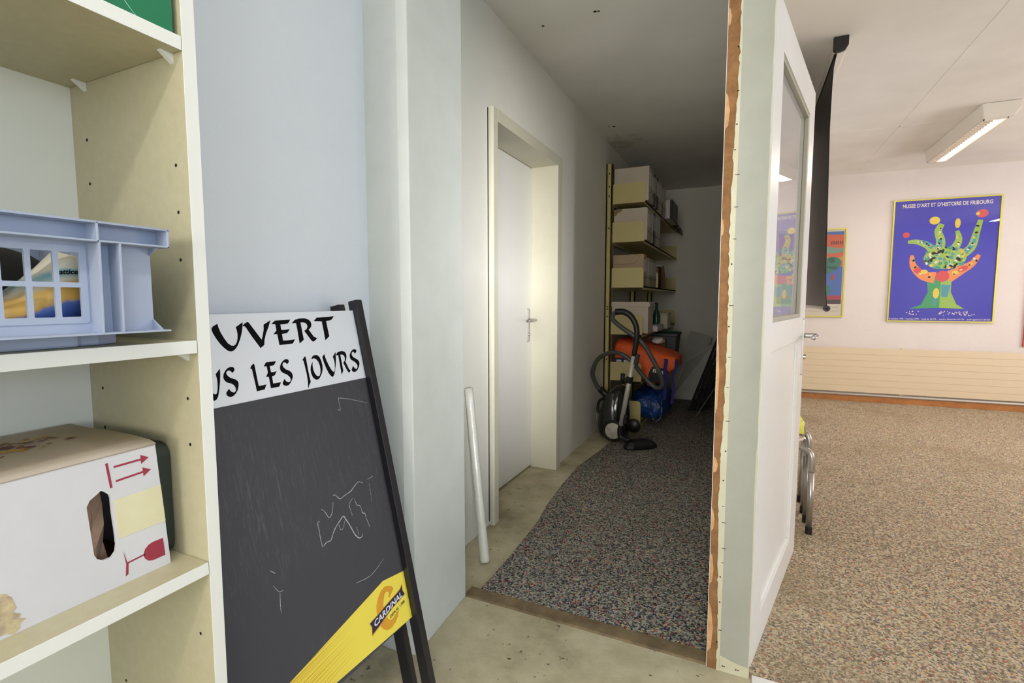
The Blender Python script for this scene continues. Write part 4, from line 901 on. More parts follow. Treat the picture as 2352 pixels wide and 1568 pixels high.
# fourth shelf: lidded box, flat device, bottle
z = 0.8462
lb = root('lidded_box', (-0.92, 4.55, z), 'cream lidded filing box at the front of the fourth corridor shelf', 'box')
obj('box_body', B().box(-1.075, -0.758, 4.412, 4.66, z, 1.078), m_archive, lb, bevel=0.002)
b = B(); b.loft([[(-1.079, 4.405, 1.078), (-0.745, 4.405, 1.078), (-0.745, 4.668, 1.078), (-1.079, 4.668, 1.078)], [(-1.079, 4.405, 1.104), (-0.745, 4.405, 1.104), (-0.745, 4.668, 1.104), (-1.079, 4.668, 1.104)], [(-1.076, 4.408, 1.119), (-0.757, 4.408, 1.119), (-0.757, 4.664, 1.119), (-1.076, 4.664, 1.119)]])
obj('lid', b, m_archive, lb, bevel=0.001)
for yy, zz in ((4.44, 1.05), (4.44, 0.89), (4.62, 1.05)): obj('rivet', B().cyl((-0.759, yy, zz), (-0.757, yy, zz), 0.006, 10), m_ink, lb)
dv_ = root('flat_device', (-0.74, 4.85, z), 'white flat device beside the lidded box on the fourth corridor shelf', 'device')
obj('casing', B().box(-1.0, -0.72, 4.69, 5.06, z, z + 0.05), M('lilac white plastic', (206, 196, 206), 0.4), dv_, bevel=0.006); obj('cover_lid', B().box(-0.99, -0.73, 4.70, 5.05, z + 0.05, z + 0.056), m_binderw, dv_, bevel=0.002)
bt = root('bottle', (-0.80, 5.12, z), 'dark green bottle standing behind the flat device on the fourth shelf', 'bottle')
obj('bottle_body', B().lathe([(0.001, 0), (0.034, 0.002), (0.036, 0.02), (0.036, 0.13), (0.030, 0.16), (0.014, 0.20), (0.013, 0.245), (0.001, 0.245)], Matrix.Translation((-0.80, 5.12, z))), M('green bottle glass', (30, 78, 58), 0.15), bt, smooth=True)
obj('bottle_cap', B().lathe([(0.001, 0.245), (0.015, 0.245), (0.015, 0.262), (0.001, 0.262)], Matrix.Translation((-0.80, 5.12, z))), m_black, bt)
cb_ = root('clear_box', (-0.76, 5.28, z), 'pale translucent plastic box further along the fourth corridor shelf', 'box')
obj('box_body', B().box(-1.0, -0.70, 5.20, 5.42, z, z + 0.15), M('cloudy plastic', (184, 178, 152), 0.3), cb_, bevel=0.012, seg=3); obj('lid', B().box(-1.004, -0.696, 5.196, 5.424, z + 0.15, z + 0.16), M('cloudy lid', (190, 184, 160), 0.3), cb_, bevel=0.003)

# ---- orange sack on the fifth shelf
og = root('orange_bag', (-0.80, 4.75, 0.30), 'big orange sack bag with navy lettering bulging out of the fifth corridor shelf', 'bag')
ring = lambda x, z0, z1, y0, y1, sq: [(x, (y0 + y1) / 2 + (y1 - y0) / 2 * math.copysign(abs(math.cos(a)) ** sq, math.cos(a)), (z0 + z1) / 2 + (z1 - z0) / 2 * math.copysign(abs(math.sin(a)) ** sq, math.sin(a))) for a in [2 * math.pi * k / 28 for k in range(28)]]
prof = [(-1.055, 0.446, 0.770, 4.46, 4.95), (-1.03, 0.438, 0.785, 4.445, 5.0), (-0.95, 0.438, 0.772, 4.435, 5.02), (-0.86, 0.440, 0.745, 4.43, 5.04), (-0.795, 0.440, 0.728, 4.425, 5.05), (-0.765, 0.375, 0.720, 4.42, 5.06), (-0.74, 0.352, 0.712, 4.425, 5.05), (-0.69, 0.405, 0.697, 4.44, 5.02), (-0.62, 0.465, 0.675, 4.46, 4.98), (-0.56, 0.510, 0.650, 4.48, 4.94), (-0.525, 0.545, 0.638, 4.50, 4.90)]
b = B().loft([ring(x, a, c, y0, y1, 0.42) for x, a, c, y0, y1 in prof])
rr = random.Random(2)
for v in b.bm.verts:
    if v.co.x > -0.78: v.co.y += 0.012 * math.sin(v.co.x * 70 + v.co.z * 25); v.co.z += 0.008 * math.sin(v.co.x * 45 + v.co.y * 20)
obj('sack', b, m_orange, og, smooth=True)
obj('name_patch', B().prism([(-1.05, 0.520), (-0.835, 0.520), (-0.835, 0.612), (-0.90, 0.630), (-1.05, 0.622)], 4.4175, 4.4215, frame_mat((0, 0, 0), X, Z, -Y) @ Matrix.Scale(-1, 4, Z)), m_navy, og)
obj('printed_word', B().mesh(text_mesh('m ele', 0.060, 0.002, extrude=0.0003), frame_mat((-1.028, 4.4165, 0.577), X, Z, -Y)), m_paper, og)
obj('name_patch', B().prism([(-0.745, 0.40), (-0.600, 0.475), (-0.575, 0.525), (-0.60, 0.545), (-0.715, 0.56), (-0.745, 0.50)], 4.418, 4.422, frame_mat((0, 0, 0), X, Z, -Y) @ Matrix.Scale(-1, 4, Z)), M('black fabric', (20, 19, 24), 0.6), og)
obj('printed_word', B().mesh(text_mesh('m e', 0.06, 0.002, extrude=0.0003), frame_mat((-0.712, 4.4165, 0.515), Vector((0.97, 0, -0.22)).normalized(), Vector((0.22, 0, 0.97)).normalized(), -Y)), m_paper, og)
def strap(pts, w, t=0.003):
    P = catmull([Vector(p) for p in pts], 6)
    b = B(); b.loft([[p + Vector((-w / 2, -t / 2, 0)), p + Vector((w / 2, -t / 2, 0)), p + Vector((w / 2, t / 2, 0)), p + Vector((-w / 2, t / 2, 0))] for p in P]); return b
obj('strap', strap([(-0.620, 4.47, 0.628), (-0.600, 4.42, 0.62), (-0.606, 4.405, 0.53), (-0.600, 4.40, 0.40), (-0.606, 4.41, 0.28)], 0.03), m_bluestrap, og)
obj('strap', strap([(-0.525, 4.50, 0.625), (-0.520, 4.44, 0.56), (-0.545, 4.42, 0.48), (-0.532, 4.41, 0.38), (-0.545, 4.41, 0.25)], 0.024), m_bluestrap, og)
# things stuffed behind the sack
dk = root('grey_bin', (-0.72, 5.32, 0.436), 'dark grey plastic bin standing behind the orange sack', 'bin')
b = B(); b.loft([[(-0.83, 5.20, 0.436), (-0.63, 5.20, 0.436), (-0.63, 5.50, 0.436), (-0.83, 5.50, 0.436)], [(-0.85, 5.18, 0.78), (-0.61, 5.18, 0.78), (-0.61, 5.52, 0.78), (-0.85, 5.52, 0.78)]])
obj('bin_body', b, m_darkbin, dk, bevel=0.008)
obj('bin_rim', B().box(-0.865, -0.600, 5.165, 5.535, 0.775, 0.802), m_darkbin, dk, bevel=0.005)
kb = root('brown_carton', (-0.80, 5.11, 0.436), 'open brown carton between the orange sack and the grey bin', 'box')
obj('carton_body', B().box(-0.93, -0.70, 5.075, 5.155, 0.436, 0.755), m_kraft, kb, bevel=0.002); obj('carton_flap', B().box(-0.93, -0.70, 5.066, 5.070, 0.735, 0.775), m_kraft, kb)
obj('green_packet', blob(-0.695, 5.32, 0.813, 0.08, 0.10, 0.008, 3, 0.15), m_greenpkt, smooth=True, label='shiny green packet on top of the grey bin', cat='packet')
obj('white_plastic_wrap', blob(-0.735, 4.86, 0.752, 0.05, 0.09, 0.028, 6, 0.28), m_binderw, smooth=True, label='crumpled white plastic wrap on the orange sack', cat='wrap')
# ---- blue shopping bag on the floor shelf
bb = root('blue_bag', (-0.74, 4.85, 0.02), 'crumpled blue woven plastic shopping bag under the orange sack', 'bag')
b = blob(-0.765, 4.78, 0.19, 0.165, 0.32, 0.135, 12, 0.08, nu=36, nv=22, p=0.7, base=0.072)
for v in b.bm.verts: v.co += Vector((0.012 * math.sin(v.co.z * 60 + v.co.y * 30), 0.010 * math.sin(v.co.x * 70), 0.010 * math.sin(v.co.x * 50 + v.co.y * 44))); v.co.z = max(v.co.z, 0.0695)
obj('bag_body', b, m_bluebag, bb, smooth=True)
b = B(); b.tube([(-0.742, 4.50, 0.28), (-0.735, 4.44, 0.22), (-0.715, 4.42, 0.14), (-0.680, 4.41, 0.085), (-0.640, 4.42, 0.11), (-0.628, 4.44, 0.18), (-0.640, 4.47, 0.25), (-0.665, 4.52, 0.30)], 0.0055, 8, 5)
obj('rope_handle', b, m_rope, bb, smooth=True)

# ---- grey sheets and black boards leaning at the far end
b = B()
def sheet(pts, thick, n): 
    b = B(); n = Vector(n) * thick; P = [Vector(p) for p in pts]
    b.loft([P, [p + n for p in P]]); return b
obj('grey_sheet', sheet([(-0.80, 6.05, 0.012), (-0.52, 5.98, 0.012), (-0.345, 6.30, 0.70), (-0.60, 6.42, 0.765)], 0.012, (0.1, 0.95, -0.2)), m_greytarp, label='stiff grey sheet leaning on the back wall of the corridor', cat='sheet', bevel=0.002)
obj('grey_sheet', sheet([(-0.74, 5.88, 0.012), (-0.46, 5.90, 0.012), (-0.30, 6.02, 0.66), (-0.62, 6.10, 0.43)], 0.010, (0.1, 0.95, -0.2)), m_greytarp, label='creased grey sheet in front of the other grey sheet, next to black boards', cat='sheet', bevel=0.002)
for i in range(5):
    dx = 0.035 * i; y0 = 5.30 + 0.03 * i
    obj('black_board', sheet([(-0.50 + dx, y0, 0.0155), (-0.50 + dx, y0 + 0.40, 0.0155), (-0.215 + 0.030 * i, y0 + 0.48, 0.90 - 0.03 * i), (-0.215 + 0.030 * i, y0 + 0.10, 0.86 - 0.03 * i)], 0.024, (0.94, 0, -0.33)), m_blackmat,
        label='black board, %s of five leaning at the corridor end' % ('outermost', 'second from outside', 'middle one', 'second from the partition', 'innermost')[i], cat='board', group='black boards leaning at the corridor end', bevel=0.001)
for i, (x0, y0, x1, y1, z1) in enumerate(((-0.40, 5.06, -0.235, 5.20, 0.30), (-0.215, 5.00, -0.125, 5.22, 0.33))):
    obj('thin_rod', B().tube([(x0, y0, 0.012), (x1, y1, z1)], 0.005, 8), m_alu, label=('pale thin rod slanting in front of the black boards', 'shorter pale rod beside the partition edge')[i], cat='rod')

# ================================================================== VACUUM CLEANER
vc = root('vacuum_cleaner', (-0.93, 4.05, 0), 'black canister vacuum cleaner parked upright with its hose looped, below the shelving', 'vacuum cleaner')
# body stands on its rear end: rings are horizontal sections (cx, cy, z, rx, ry)
secs = [(-0.955, 4.06, 0.012, 0.080, 0.10), (-0.955, 4.06, 0.022, 0.105, 0.125), (-0.957, 4.06, 0.06, 0.125, 0.142), (-0.957, 4.06, 0.12, 0.128, 0.150), (-0.952, 4.06, 0.20, 0.122, 0.150), (-0.944, 4.06, 0.28, 0.108, 0.140), (-0.932, 4.06, 0.35, 0.088, 0.120), (-0.915, 4.06, 0.40, 0.066, 0.095), (-0.900, 4.06, 0.432, 0.042, 0.060), (-0.893, 4.06, 0.445, 0.018, 0.025)]
obj('body_shell', B().loft([[(cx + rx * math.copysign(abs(math.cos(a)) ** 0.8, math.cos(a)), cy + ry * math.copysign(abs(math.sin(a)) ** 0.8, math.sin(a)), z) for a in [2 * math.pi * k / 32 for k in range(32)]] for cx, cy, z, rx, ry in secs]), m_vac, vc, smooth=True)
b = B(); b.loft([[(-0.955 + rx * math.sin(a), 4.06 - ry * math.cos(a), z) for a in [(-0.55 + 1.1 * k / 8) for k in range(9)]] for z, rx, ry in ((0.13, 0.134, 0.156), (0.24, 0.124, 0.152), (0.33, 0.10, 0.130), (0.385, 0.08, 0.105))], cap=False, closed=False)
pn = obj('top_panel', b, M('smoked grey plastic', (44, 44, 46), 0.2, coat=0.5), vc, smooth=True)
def wheel(cx, cy, cz, nx):
    nv = Vector(nx).normalized(); q = nv.to_track_quat('Z', 'Y').to_matrix().to_4x4(); wm = Matrix.Translation((cx, cy, cz)) @ q
    w_ = obj('wheel', B().lathe([(0.001, -0.018), (0.078, -0.018), (0.086, -0.010), (0.086, 0.006), (0.080, 0.012), (0.070, 0.012), (0.068, 0.006), (0.001, 0.006)], wm, 36), m_black, vc, smooth=False, bevel=0.002)
    hub = obj('hub', B().lathe([(0.001, 0.020), (0.016, 0.020), (0.020, 0.015), (0.060, 0.012), (0.068, 0.008), (0.001, 0.006)], wm, 36), m_wheel, w_, smooth=True)
    for k in range(3):
        b = B(); a0 = 2 * math.pi * k / 3 + 0.5
        b.tube([wm @ Vector((r_ * math.cos(a0 + 0.010 * 60 * (r_ - 0.02) * 1.2), r_ * math.sin(a0 + 0.6 * (r_ - 0.02) * 12), 0.0160 - (r_ - 0.02) * 0.07)) for r_ in (0.02, 0.03, 0.04, 0.05, 0.06)], 0.0016, 6)
        obj('hub_spoke', b, M('hub line', (150, 142, 130), 0.5), w_)
wheel(-0.925, 3.905, 0.0935, (-0.05, -1, 0.05)); wheel(-0.965, 4.215, 0.0935, (0, 1, 0))
obj('handle_bar', B().tube([(-1.06, 4.02, 0.20), (-1.085, 4.02, 0.22), (-1.072, 4.02, 0.30), (-1.03, 4.02, 0.33)], 0.011, 10, 5), m_black, vc, smooth=True)
obj('rating_label', B().box(-1.088, -1.086, 4.0, 4.04, 0.15, 0.20), m_paper, vc)
obj('castor', B().lathe([(0.001, -0.012), (0.052, -0.012), (0.058, 0), (0.052, 0.012), (0.001, 0.012)], Matrix.Translation((-0.795, 4.05, 0.115)) @ Matrix.Rotation(math.radians(90), 4, 'X'), 24), m_black, vc, smooth=True)
# connector, hose, grip, tube, floor head
obj('hose_connector', B().tube([(-0.985, 4.03, 0.335), (-1.015, 4.02, 0.358), (-1.065, 4.0, 0.408)], [0.030, 0.030, 0.026], 16), m_black, vc, smooth=True)
P = [(-1.06, 4.0, 0.403), (-1.085, 3.99, 0.43), (-1.110, 3.97, 0.50), (-1.112, 3.95, 0.555), (-1.075, 3.93, 0.645), (-1.01, 3.92, 0.700), (-0.93, 3.91, 0.722), (-0.85, 3.90, 0.705), (-0.775, 3.905, 0.645), (-0.715, 3.92, 0.565), (-0.655, 3.93, 0.498), (-0.598, 3.92, 0.462), (-0.562, 3.90, 0.478), (-0.553, 3.88, 0.525), (-0.575, 3.86, 0.60), (-0.625, 3.85, 0.695), (-0.680, 3.84, 0.79), (-0.745, 3.83, 0.855), (-0.82, 3.82, 0.905), (-0.890, 3.80, 0.960), (-0.920, 3.79, 1.000), (-0.905, 3.79, 1.032), (-0.87, 3.79, 1.045)]
hp = catmull([Vector(p) for p in P], 14)
rad = [0.0165 + 0.0012 * (i % 2) for i in range(len(hp))]
obj('hose', B().tube(hp, rad, 14), m_hose, vc, smooth=True)
obj('hand_grip', B().tube([(-0.895, 3.79, 1.045), (-0.84, 3.79, 1.047), (-0.79, 3.79, 1.025), (-0.755, 3.79, 0.98), (-0.735, 3.79, 0.925), (-0.732, 3.79, 0.85), (-0.752, 3.80, 0.715)], [0.024, 0.019], 16, 6), m_black, vc, smooth=True)
tb = obj('suction_tube', B().tube([(-0.750, 3.80, 0.725), (-0.852, 3.85, 0.150)], 0.0185, 20), m_vactube, vc, smooth=True)
obj('tube_button', B().box(-0.016, 0.016, -0.012, 0.012, -0.04, 0.04, Matrix.Translation((-0.728, 3.79, 0.690)) @ Matrix.Rotation(0.18, 4, 'Y')), m_black, tb, bevel=0.005)
ax = (Vector((-0.852, 3.85, 0.150)) - Vector((-0.750, 3.80, 0.725))).normalized()
cl = obj('accessory_clip', B().tube([Vector((-0.750, 3.80, 0.725)) + ax * d for d in (0.175, 0.225)], 0.025, 18), m_black, vc)
b = B(); b.tube([(-0.79, 3.80, 0.535), (-0.835, 3.80, 0.530), (-0.85, 3.80, 0.500), (-0.853, 3.80, 0.465)], 0.012, 10, 4); b.tube([(-0.832, 3.80, 0.575), (-0.838, 3.80, 0.50)], 0.017, 10)
obj('nozzle_holder', b, m_black, cl, smooth=True)
obj('tube_latch', B().box(-0.012, 0.012, -0.012, 0.012, -0.035, 0.035, Matrix.Translation((-0.815, 3.83, 0.215)) @ Matrix.Rotation(0.17, 4, 'Y')), m_black, tb, bevel=0.004)
nz = obj('floor_head_neck', B().tube([(-0.850, 3.85, 0.160), (-0.857, 3.852, 0.10), (-0.845, 3.85, 0.062), (-0.79, 3.84, 0.048), (-0.745, 3.83, 0.036)], [0.024, 0.021], 16, 5), m_black, vc, smooth=True)
hm = Matrix.Translation((-0.700, 3.82, 0.008)) @ Matrix.Rotation(math.radians(38), 4, 'Z')
out = [(-0.135, 0.0), (-0.125, -0.045), (-0.08, -0.062), (0.08, -0.062), (0.125, -0.045), (0.135, 0.0), (0.10, 0.045), (0.045, 0.07), (-0.045, 0.07), (-0.10, 0.045)]
b = B(); b.loft([[hm @ Vector((x * s_, y * s_, z)) for x, y in out] for s_, z in ((0.97, 0), (1.0, 0.012), (0.97, 0.03), (0.80, 0.052), (0.55, 0.062))])
fh = obj('floor_head', b, m_black, vc, bevel=0.004)
obj('metal_strip', B().box(-0.03, 0.03, 0.02, 0.026, 0.0615, 0.0635, hm), m_chrome, fh)

# ================================================================== RIGHT-HAND ROOM
# ---- radiator of flat horizontal tubes
rd = root('radiator', FW(1.2, 0.1, 0.06), 'long low cream radiator of flat horizontal tubes under the posters', 'radiator')
for k in range(7):
    z0 = 0.112 + k * 0.0706
    obj('flat_tube', B().box(-0.50, 3.4, z0, z0 + 0.0700, 0.045, 0.058, FM(0, 0)), m_rad, rd, bevel=0.0022)
for s_ in (-0.3, 0.9, 2.1, 3.2): obj('bracket', B().box(s_, s_ + 0.04, 0.10, 0.61, 0.001, 0.045, FM(0, 0)), m_rad, rd)
b = B(); b.cyl(FW(-0.5, 0.083, 0.028), FW(3.4, 0.083, 0.028), 0.011, 12); obj('pipe', b, m_lampbody, rd, smooth=True)

# ---- framed exhibition poster (plain abstract picture in the same colours)
def framed(name, s0, s1, z0, z1, label, mat, fm=m_frame, cat='poster'):
    r = root(name, FW((s0 + s1) / 2, z0, 0.01), label, cat)
    w = 0.013
    me = plate_mesh([(s0, z0), (s1, z0), (s1, z1), (s0, z1)], [[(s0 + w, z0 + w), (s1 - w, z0 + w), (s1 - w, z1 - w), (s0 + w, z1 - w)]], 0.022)
    obj('frame', B().mesh(me, FM(0, 0, 0.0115)), fm, r, bevel=0.0015)
    obj('print_sheet', B().box(s0 + w, s1 - w, z0 + w, z1 - w, 0.010, 0.0135, FM(0, 0)), mat, r)
    obj('glazing', B().box(s0 + w, s1 - w, z0 + w, z1 - w, 0.0175, 0.0190, FM(0, 0)), m_glass, r)
    return r
p1 = framed('poster', 0.757, 1.658, 0.902, 2.189, 'deep blue museum poster with colourful shapes in a yellow green frame, right of the screen', m_posterblue)
def pp(name, polys, mat, z, parent=None):
    b = B()
    for q in polys: b.prism(q, z, z + 0.0002, FM(0, 0))
    return obj(name, b, mat, parent or p1)
PX = lambda u: 0.770 + u * 0.875           # 0..1 across, 0..1 up the printed sheet
PZ = lambda v: 0.915 + v * 1.261
def ell(u, v, ru, rv, rot=0.0, n=20): return [(PX(u) + (ru * math.cos(a) * math.cos(rot) - rv * math.sin(a) * math.sin(rot)) * 0.9, PZ(v) + (ru * math.cos(a) * math.sin(rot) + rv * math.sin(a) * math.cos(rot)) * 0.9) for a in [2 * math.pi * k / n for k in range(n)]]
def band(pts, w0, w1):
    P = catmull([Vector((PX(u), PZ(v), 0)) for u, v in pts], 6); L, R = [], []
    for i, p in enumerate(P):
        tt = P[min(i + 1, len(P) - 1)] - P[max(i - 1, 0)]; n = Vector((-tt.y, tt.x, 0)).normalized(); w = w0 + (w1 - w0) * i / (len(P) - 1)
        L.append(((p + n * w / 2).x, (p + n * w / 2).y)); R.append(((p - n * w / 2).x, (p - n * w / 2).y))
    return L + R[::-1]
c_g, c_lg, c_y, c_t, c_r, c_o, c_w = flat((44, 156, 92)), flat((150, 192, 72)), flat((232, 206, 66)), flat((60, 152, 168)), flat((214, 62, 62)), flat((238, 140, 70)), flat((236, 230, 214))
Z0 = 0.0137
pp('printed_shape', [[(PX(a), PZ(c)) for a, c in ((0.20, 0.10), (0.32, 0.135), (0.38, 0.24), (0.36, 0.36), (0.50, 0.36), (0.50, 0.11))]], c_g, Z0)
pp('printed_shape', [[(PX(a), PZ(c)) for a, c in ((0.50, 0.11), (0.50, 0.36), (0.60, 0.36), (0.60, 0.24), (0.66, 0.14), (0.74, 0.10))]], c_lg, Z0)
pp('printed_shape', [band([(0.42, 0.55), (0.36, 0.62), (0.24, 0.66), (0.15, 0.66)], 0.09, 0.03), band([(0.46, 0.55), (0.47, 0.66), (0.44, 0.74), (0.47, 0.80)], 0.09, 0.05), band([(0.58, 0.56), (0.64, 0.66), (0.62, 0.74)], 0.09, 0.03), band([(0.64, 0.52), (0.76, 0.60), (0.80, 0.72), (0.83, 0.82)], 0.09, 0.04)], c_lg, Z0 + 0.0003)
pp('printed_shape', [band([(0.44, 0.36), (0.32, 0.38), (0.22, 0.46), (0.20, 0.55)], 0.12, 0.03), band([(0.56, 0.36), (0.68, 0.42), (0.78, 0.47), (0.84, 0.54)], 0.12, 0.03)], c_o, Z0 + 0.0003)
pp('printed_shape', [ell(0.27, 0.42, 0.05, 0.035, -0.6), ell(0.70, 0.43, 0.05, 0.03, 0.5), ell(0.13, 0.72, 0.033, 0.033), ell(0.84, 0.87, 0.055, 0.045), ell(0.51, 0.37, 0.065, 0.065)], c_r, Z0 + 0.0006)
pp('printed_shape', [ell(0.40, 0.83, 0.05, 0.045), ell(0.62, 0.80, 0.026, 0.055), ell(0.80, 0.87, 0.018, 0.018), ell(0.33, 0.41, 0.035, 0.025), ell(0.46, 0.23, 0.03, 0.06), ell(0.63, 0.40, 0.03, 0.02)], c_y, Z0 + 0.0009)
pp('printed_shape', [ell(0.52, 0.52, 0.20, 0.125)], c_lg, Z0 + 0.0006)
rr = random.Random(21); cells = {0: [], 1: [], 2: [], 3: [], 4: []}
for k in range(88):
    a = rr.uniform(0, 6.283); q = math.sqrt(rr.random()); u, v = 0.52 + 0.21 * q * math.cos(a), 0.52 + 0.092 * q * math.sin(a)
    cells[k % 5].append(ell(u, v, 0.012 + 0.016 * rr.random(), 0.008 + 0.010 * rr.random(), rr.uniform(0, 3), 10))
for k, m_ in enumerate((c_w, c_y, c_t, c_g, m_ink)): pp('printed_shape', cells[k], m_, Z0 + 0.0009 + 0.0003 * k)
pp('printed_shape', [band([(0.40, 0.61), (0.33, 0.65), (0.25, 0.66)], 0.05, 0.02), band([(0.46, 0.60), (0.465, 0.68)], 0.05, 0.03), band([(0.70, 0.56), (0.77, 0.62), (0.80, 0.70)], 0.05, 0.02), band([(0.455, 0.19), (0.45, 0.13)], 0.035, 0.02), band([(0.55, 0.30), (0.54, 0.20)], 0.08, 0.05)], c_t, Z0 + 0.0006)
more = {0: [], 1: [], 2: [], 3: []}
for k, (u, v) in enumerate(((0.40, 0.60), (0.37, 0.62), (0.33, 0.645), (0.29, 0.655), (0.25, 0.66), (0.46, 0.60), (0.465, 0.64), (0.46, 0.69), (0.45, 0.73), (0.46, 0.77), (0.60, 0.60), (0.63, 0.64), (0.63, 0.69), (0.70, 0.56), (0.745, 0.59), (0.775, 0.63), (0.79, 0.68), (0.805, 0.72), (0.815, 0.77), (0.38, 0.375), (0.29, 0.395), (0.235, 0.45), (0.205, 0.51), (0.62, 0.385), (0.67, 0.415), (0.76, 0.46), (0.81, 0.50))):
    for q in range(3): more[(k + q) % 4].append(ell(u + rr.uniform(-0.016, 0.016), v + rr.uniform(-0.012, 0.012), 0.006 + 0.012 * rr.random(), 0.006 + 0.006 * rr.random(), rr.uniform(0, 3), 9))
for k, m_ in enumerate((c_w, c_y, c_lg, m_ink)): pp('printed_shape', more[k], m_, Z0 + 0.0009 + 0.0003 * k)
sq = []
for k in range(60):
    g = (0.24, 0.55, 0.66, 0.78)[k % 4]; sq.append(ell(g + rr.uniform(-0.06, 0.06), 0.060 + rr.uniform(-0.016, 0.02), 0.004 + 0.006 * rr.random(), 0.004, rr.uniform(0, 3), 8))
pp('printed_squiggle', sq, c_w, Z0 + 0.0003)
def wall_text(s, size, s0, z, mat, parent, align='LEFT', width=None, bold=0.0, out=0.0139):
    me = text_mesh(s, 1.0, bold, align); w = max(v.co.x for v in me.vertices) - min(v.co.x for v in me.vertices)
    kx = (width / w) if width else size
    return obj('printed_text', B().mesh(me, FM(0, 0, out) @ frame_mat((s0, z, 0), X * kx, Y * size, Z)), mat, parent)
wall_text("MUSEE D'ART ET D'HISTOIRE DE FRIBOURG", 0.054, PX(0.075), PZ(0.945), c_w, p1, width=0.745, bold=0.018)
wall_text("8 octobre 1993 - 9 janvier 1994    lundi de 14-17h    mardi a dimanche 10-17h    jeudi egalement 20-22h", 0.023, PX(0.01), PZ(0.008), c_w, p1, width=0.855, bold=0.01)
# ---- second poster, half hidden by the projection screen
p2 = framed('poster', -0.345, 0.347, 0.943, 1.926, 'landscape coloured exhibition poster in a yellow frame, partly hidden behind the projection screen', flat((214, 206, 190)))
QX = lambda u: -0.33 + u * 0.665
QZ = lambda v: 0.956 + v * 0.957
def qp(polys, col, z):
    b = B()
    for q in polys: b.prism([(QX(u), QZ(v)) for u, v in q], z, z + 0.0002, FM(0, 0))
    return obj('printed_shape', b, flat(col), p2)
qp([[(0.02, 0.14), (0.98, 0.14), (0.98, 0.98), (0.02, 0.98)]], (66, 104, 176), Z0)
wv = lambda v, a, ph: [(0.02 + 0.96 * k / 12, v + a * math.sin(k * 0.9 + ph)) for k in range(13)]
qp([wv(0.60, 0.03, 0) + wv(0.95, 0.008, 1)[::-1]], (204, 92, 52), Z0 + 0.0003)
qp([wv(0.74, 0.012, 2) + wv(0.80, 0.014, 0.5)[::-1]], (112, 150, 134), Z0 + 0.0006)
qp([wv(0.66, 0.02, 1) + wv(0.70, 0.02, 1.4)[::-1]], (196, 146, 58), Z0 + 0.0006)
qel = lambda u, v, ru, rv: [(u + ru * math.cos(a), v + rv * math.sin(a)) for a in [0.35 * k for k in range(18)]]
qp([qel(0.83, 0.62, 0.13, 0.07), qel(0.74, 0.54, 0.11, 0.045), qel(0.72, 0.30, 0.10, 0.07), qel(0.3, 0.5, 0.2, 0.1)], (44, 116, 96), Z0 + 0.0009)
qp([qel(0.82, 0.65, 0.05, 0.03), qel(0.86, 0.56, 0.05, 0.02)], (34, 82, 72), Z0 + 0.0012)
qp([[(0.02, 0.19), (0.98, 0.19), (0.98, 0.24), (0.02, 0.24)], [(0.82, 0.42), (0.88, 0.43), (0.86, 0.49), (0.83, 0.49)]], (166, 52, 72), Z0 + 0.0012)
qp([[(0.02, 0.14), (0.98, 0.14), (0.98, 0.19), (0.02, 0.19)]], (70, 48, 54), Z0 + 0.0012)
qp([[(0.80 + 0.03 * k, 0.83), (0.815 + 0.03 * k, 0.83), (0.815 + 0.03 * k, 0.87), (0.80 + 0.03 * k, 0.87)] for k in range(6)], (60, 44, 40), Z0 + 0.0012)
wall_text('A RETROSPECTIVE', 0.034, QX(0.12), QZ(0.088), flat((176, 166, 152)), p2, width=0.55)
wall_text('METROPOLITAN MUSEUM OF ART', 0.030, QX(0.05), QZ(0.045), flat((176, 166, 152)), p2, width=0.60)
# ---- a third frame only just entering at the right
p3 = framed('picture_frame', 1.905, 2.45, 0.665, 1.80, 'red framed picture just entering at the right edge above the radiator', flat((228, 190, 178)), fm=flat((206, 92, 84), 0.4), cat='picture')

# ---- projection screen hanging from the ceiling
ps = root('projection_screen', (0.40, 4.1, 1.09), 'black backed projection screen lowered from its ceiling case', 'projection screen')
SY, SE = 3.215, 5.05
b = B(); b.prism(rrect(0.376, 0.432, 2.428, 2.498, 0.012), -SE, -SY, frame_mat((0, 0, 0), X, Z, -Y)); obj('case', b, m_lampbody, ps, bevel=0.001)
b = B(); b.prism([(0.370, 2.504), (0.370, 2.440), (0.380, 2.428), (0.405, 2.428), (0.425, 2.436), (0.438, 2.458), (0.438, 2.504)], -SY, -SY + 0.022, frame_mat((0, 0, 0), X, Z, -Y)); ec = obj('end_cap', b, m_black, ps, bevel=0.003)
for k in range(4): obj('cap_tooth', B().box(0.376 + k * 0.015, 0.384 + k * 0.015, SY - 0.020, SY - 0.004, 2.5025, 2.505), m_black, ec)
prf = [(0.386, 2.430), (0.376, 2.36), (0.373, 2.25), (0.372, 2.05), (0.378, 1.78), (0.385, 1.45), (0.392, 1.20), (0.402, 1.096)]
b = B(); b.loft([[(x, y, z) for x, z in prf] for y in (SY + 0.006, SE - 0.05)], cap=False, closed=False); sc_ = obj('screen_backing', b, m_screenblk, ps, smooth=True)
b = B(); b.loft([[(x + 0.0035, y, z) for x, z in prf] for y in (SY + 0.001, SE - 0.05)], cap=False, closed=False); obj('screen_cloth', b, m_screenwht, ps, smooth=True)
obj('slot_flange', B().box(0.378, 0.392, SY + 0.005, SE - 0.02, 2.4265, 2.430), m_black, ps)
b = B(); b.prism(rrect(0.391, 0.413, 1.080, 1.102, 0.008), -SE + 0.05, -SY - 0.004, frame_mat((0, 0, 0), X, Z, -Y)); rl = obj('bottom_rail', b, m_alu, ps, bevel=0.001)
b = B(); b.cyl((0.402, SY + 0.004, 1.090), (0.402, SY - 0.012, 1.090), 0.017, 20); rc = obj('rail_cap', b, m_black, rl, bevel=0.002)
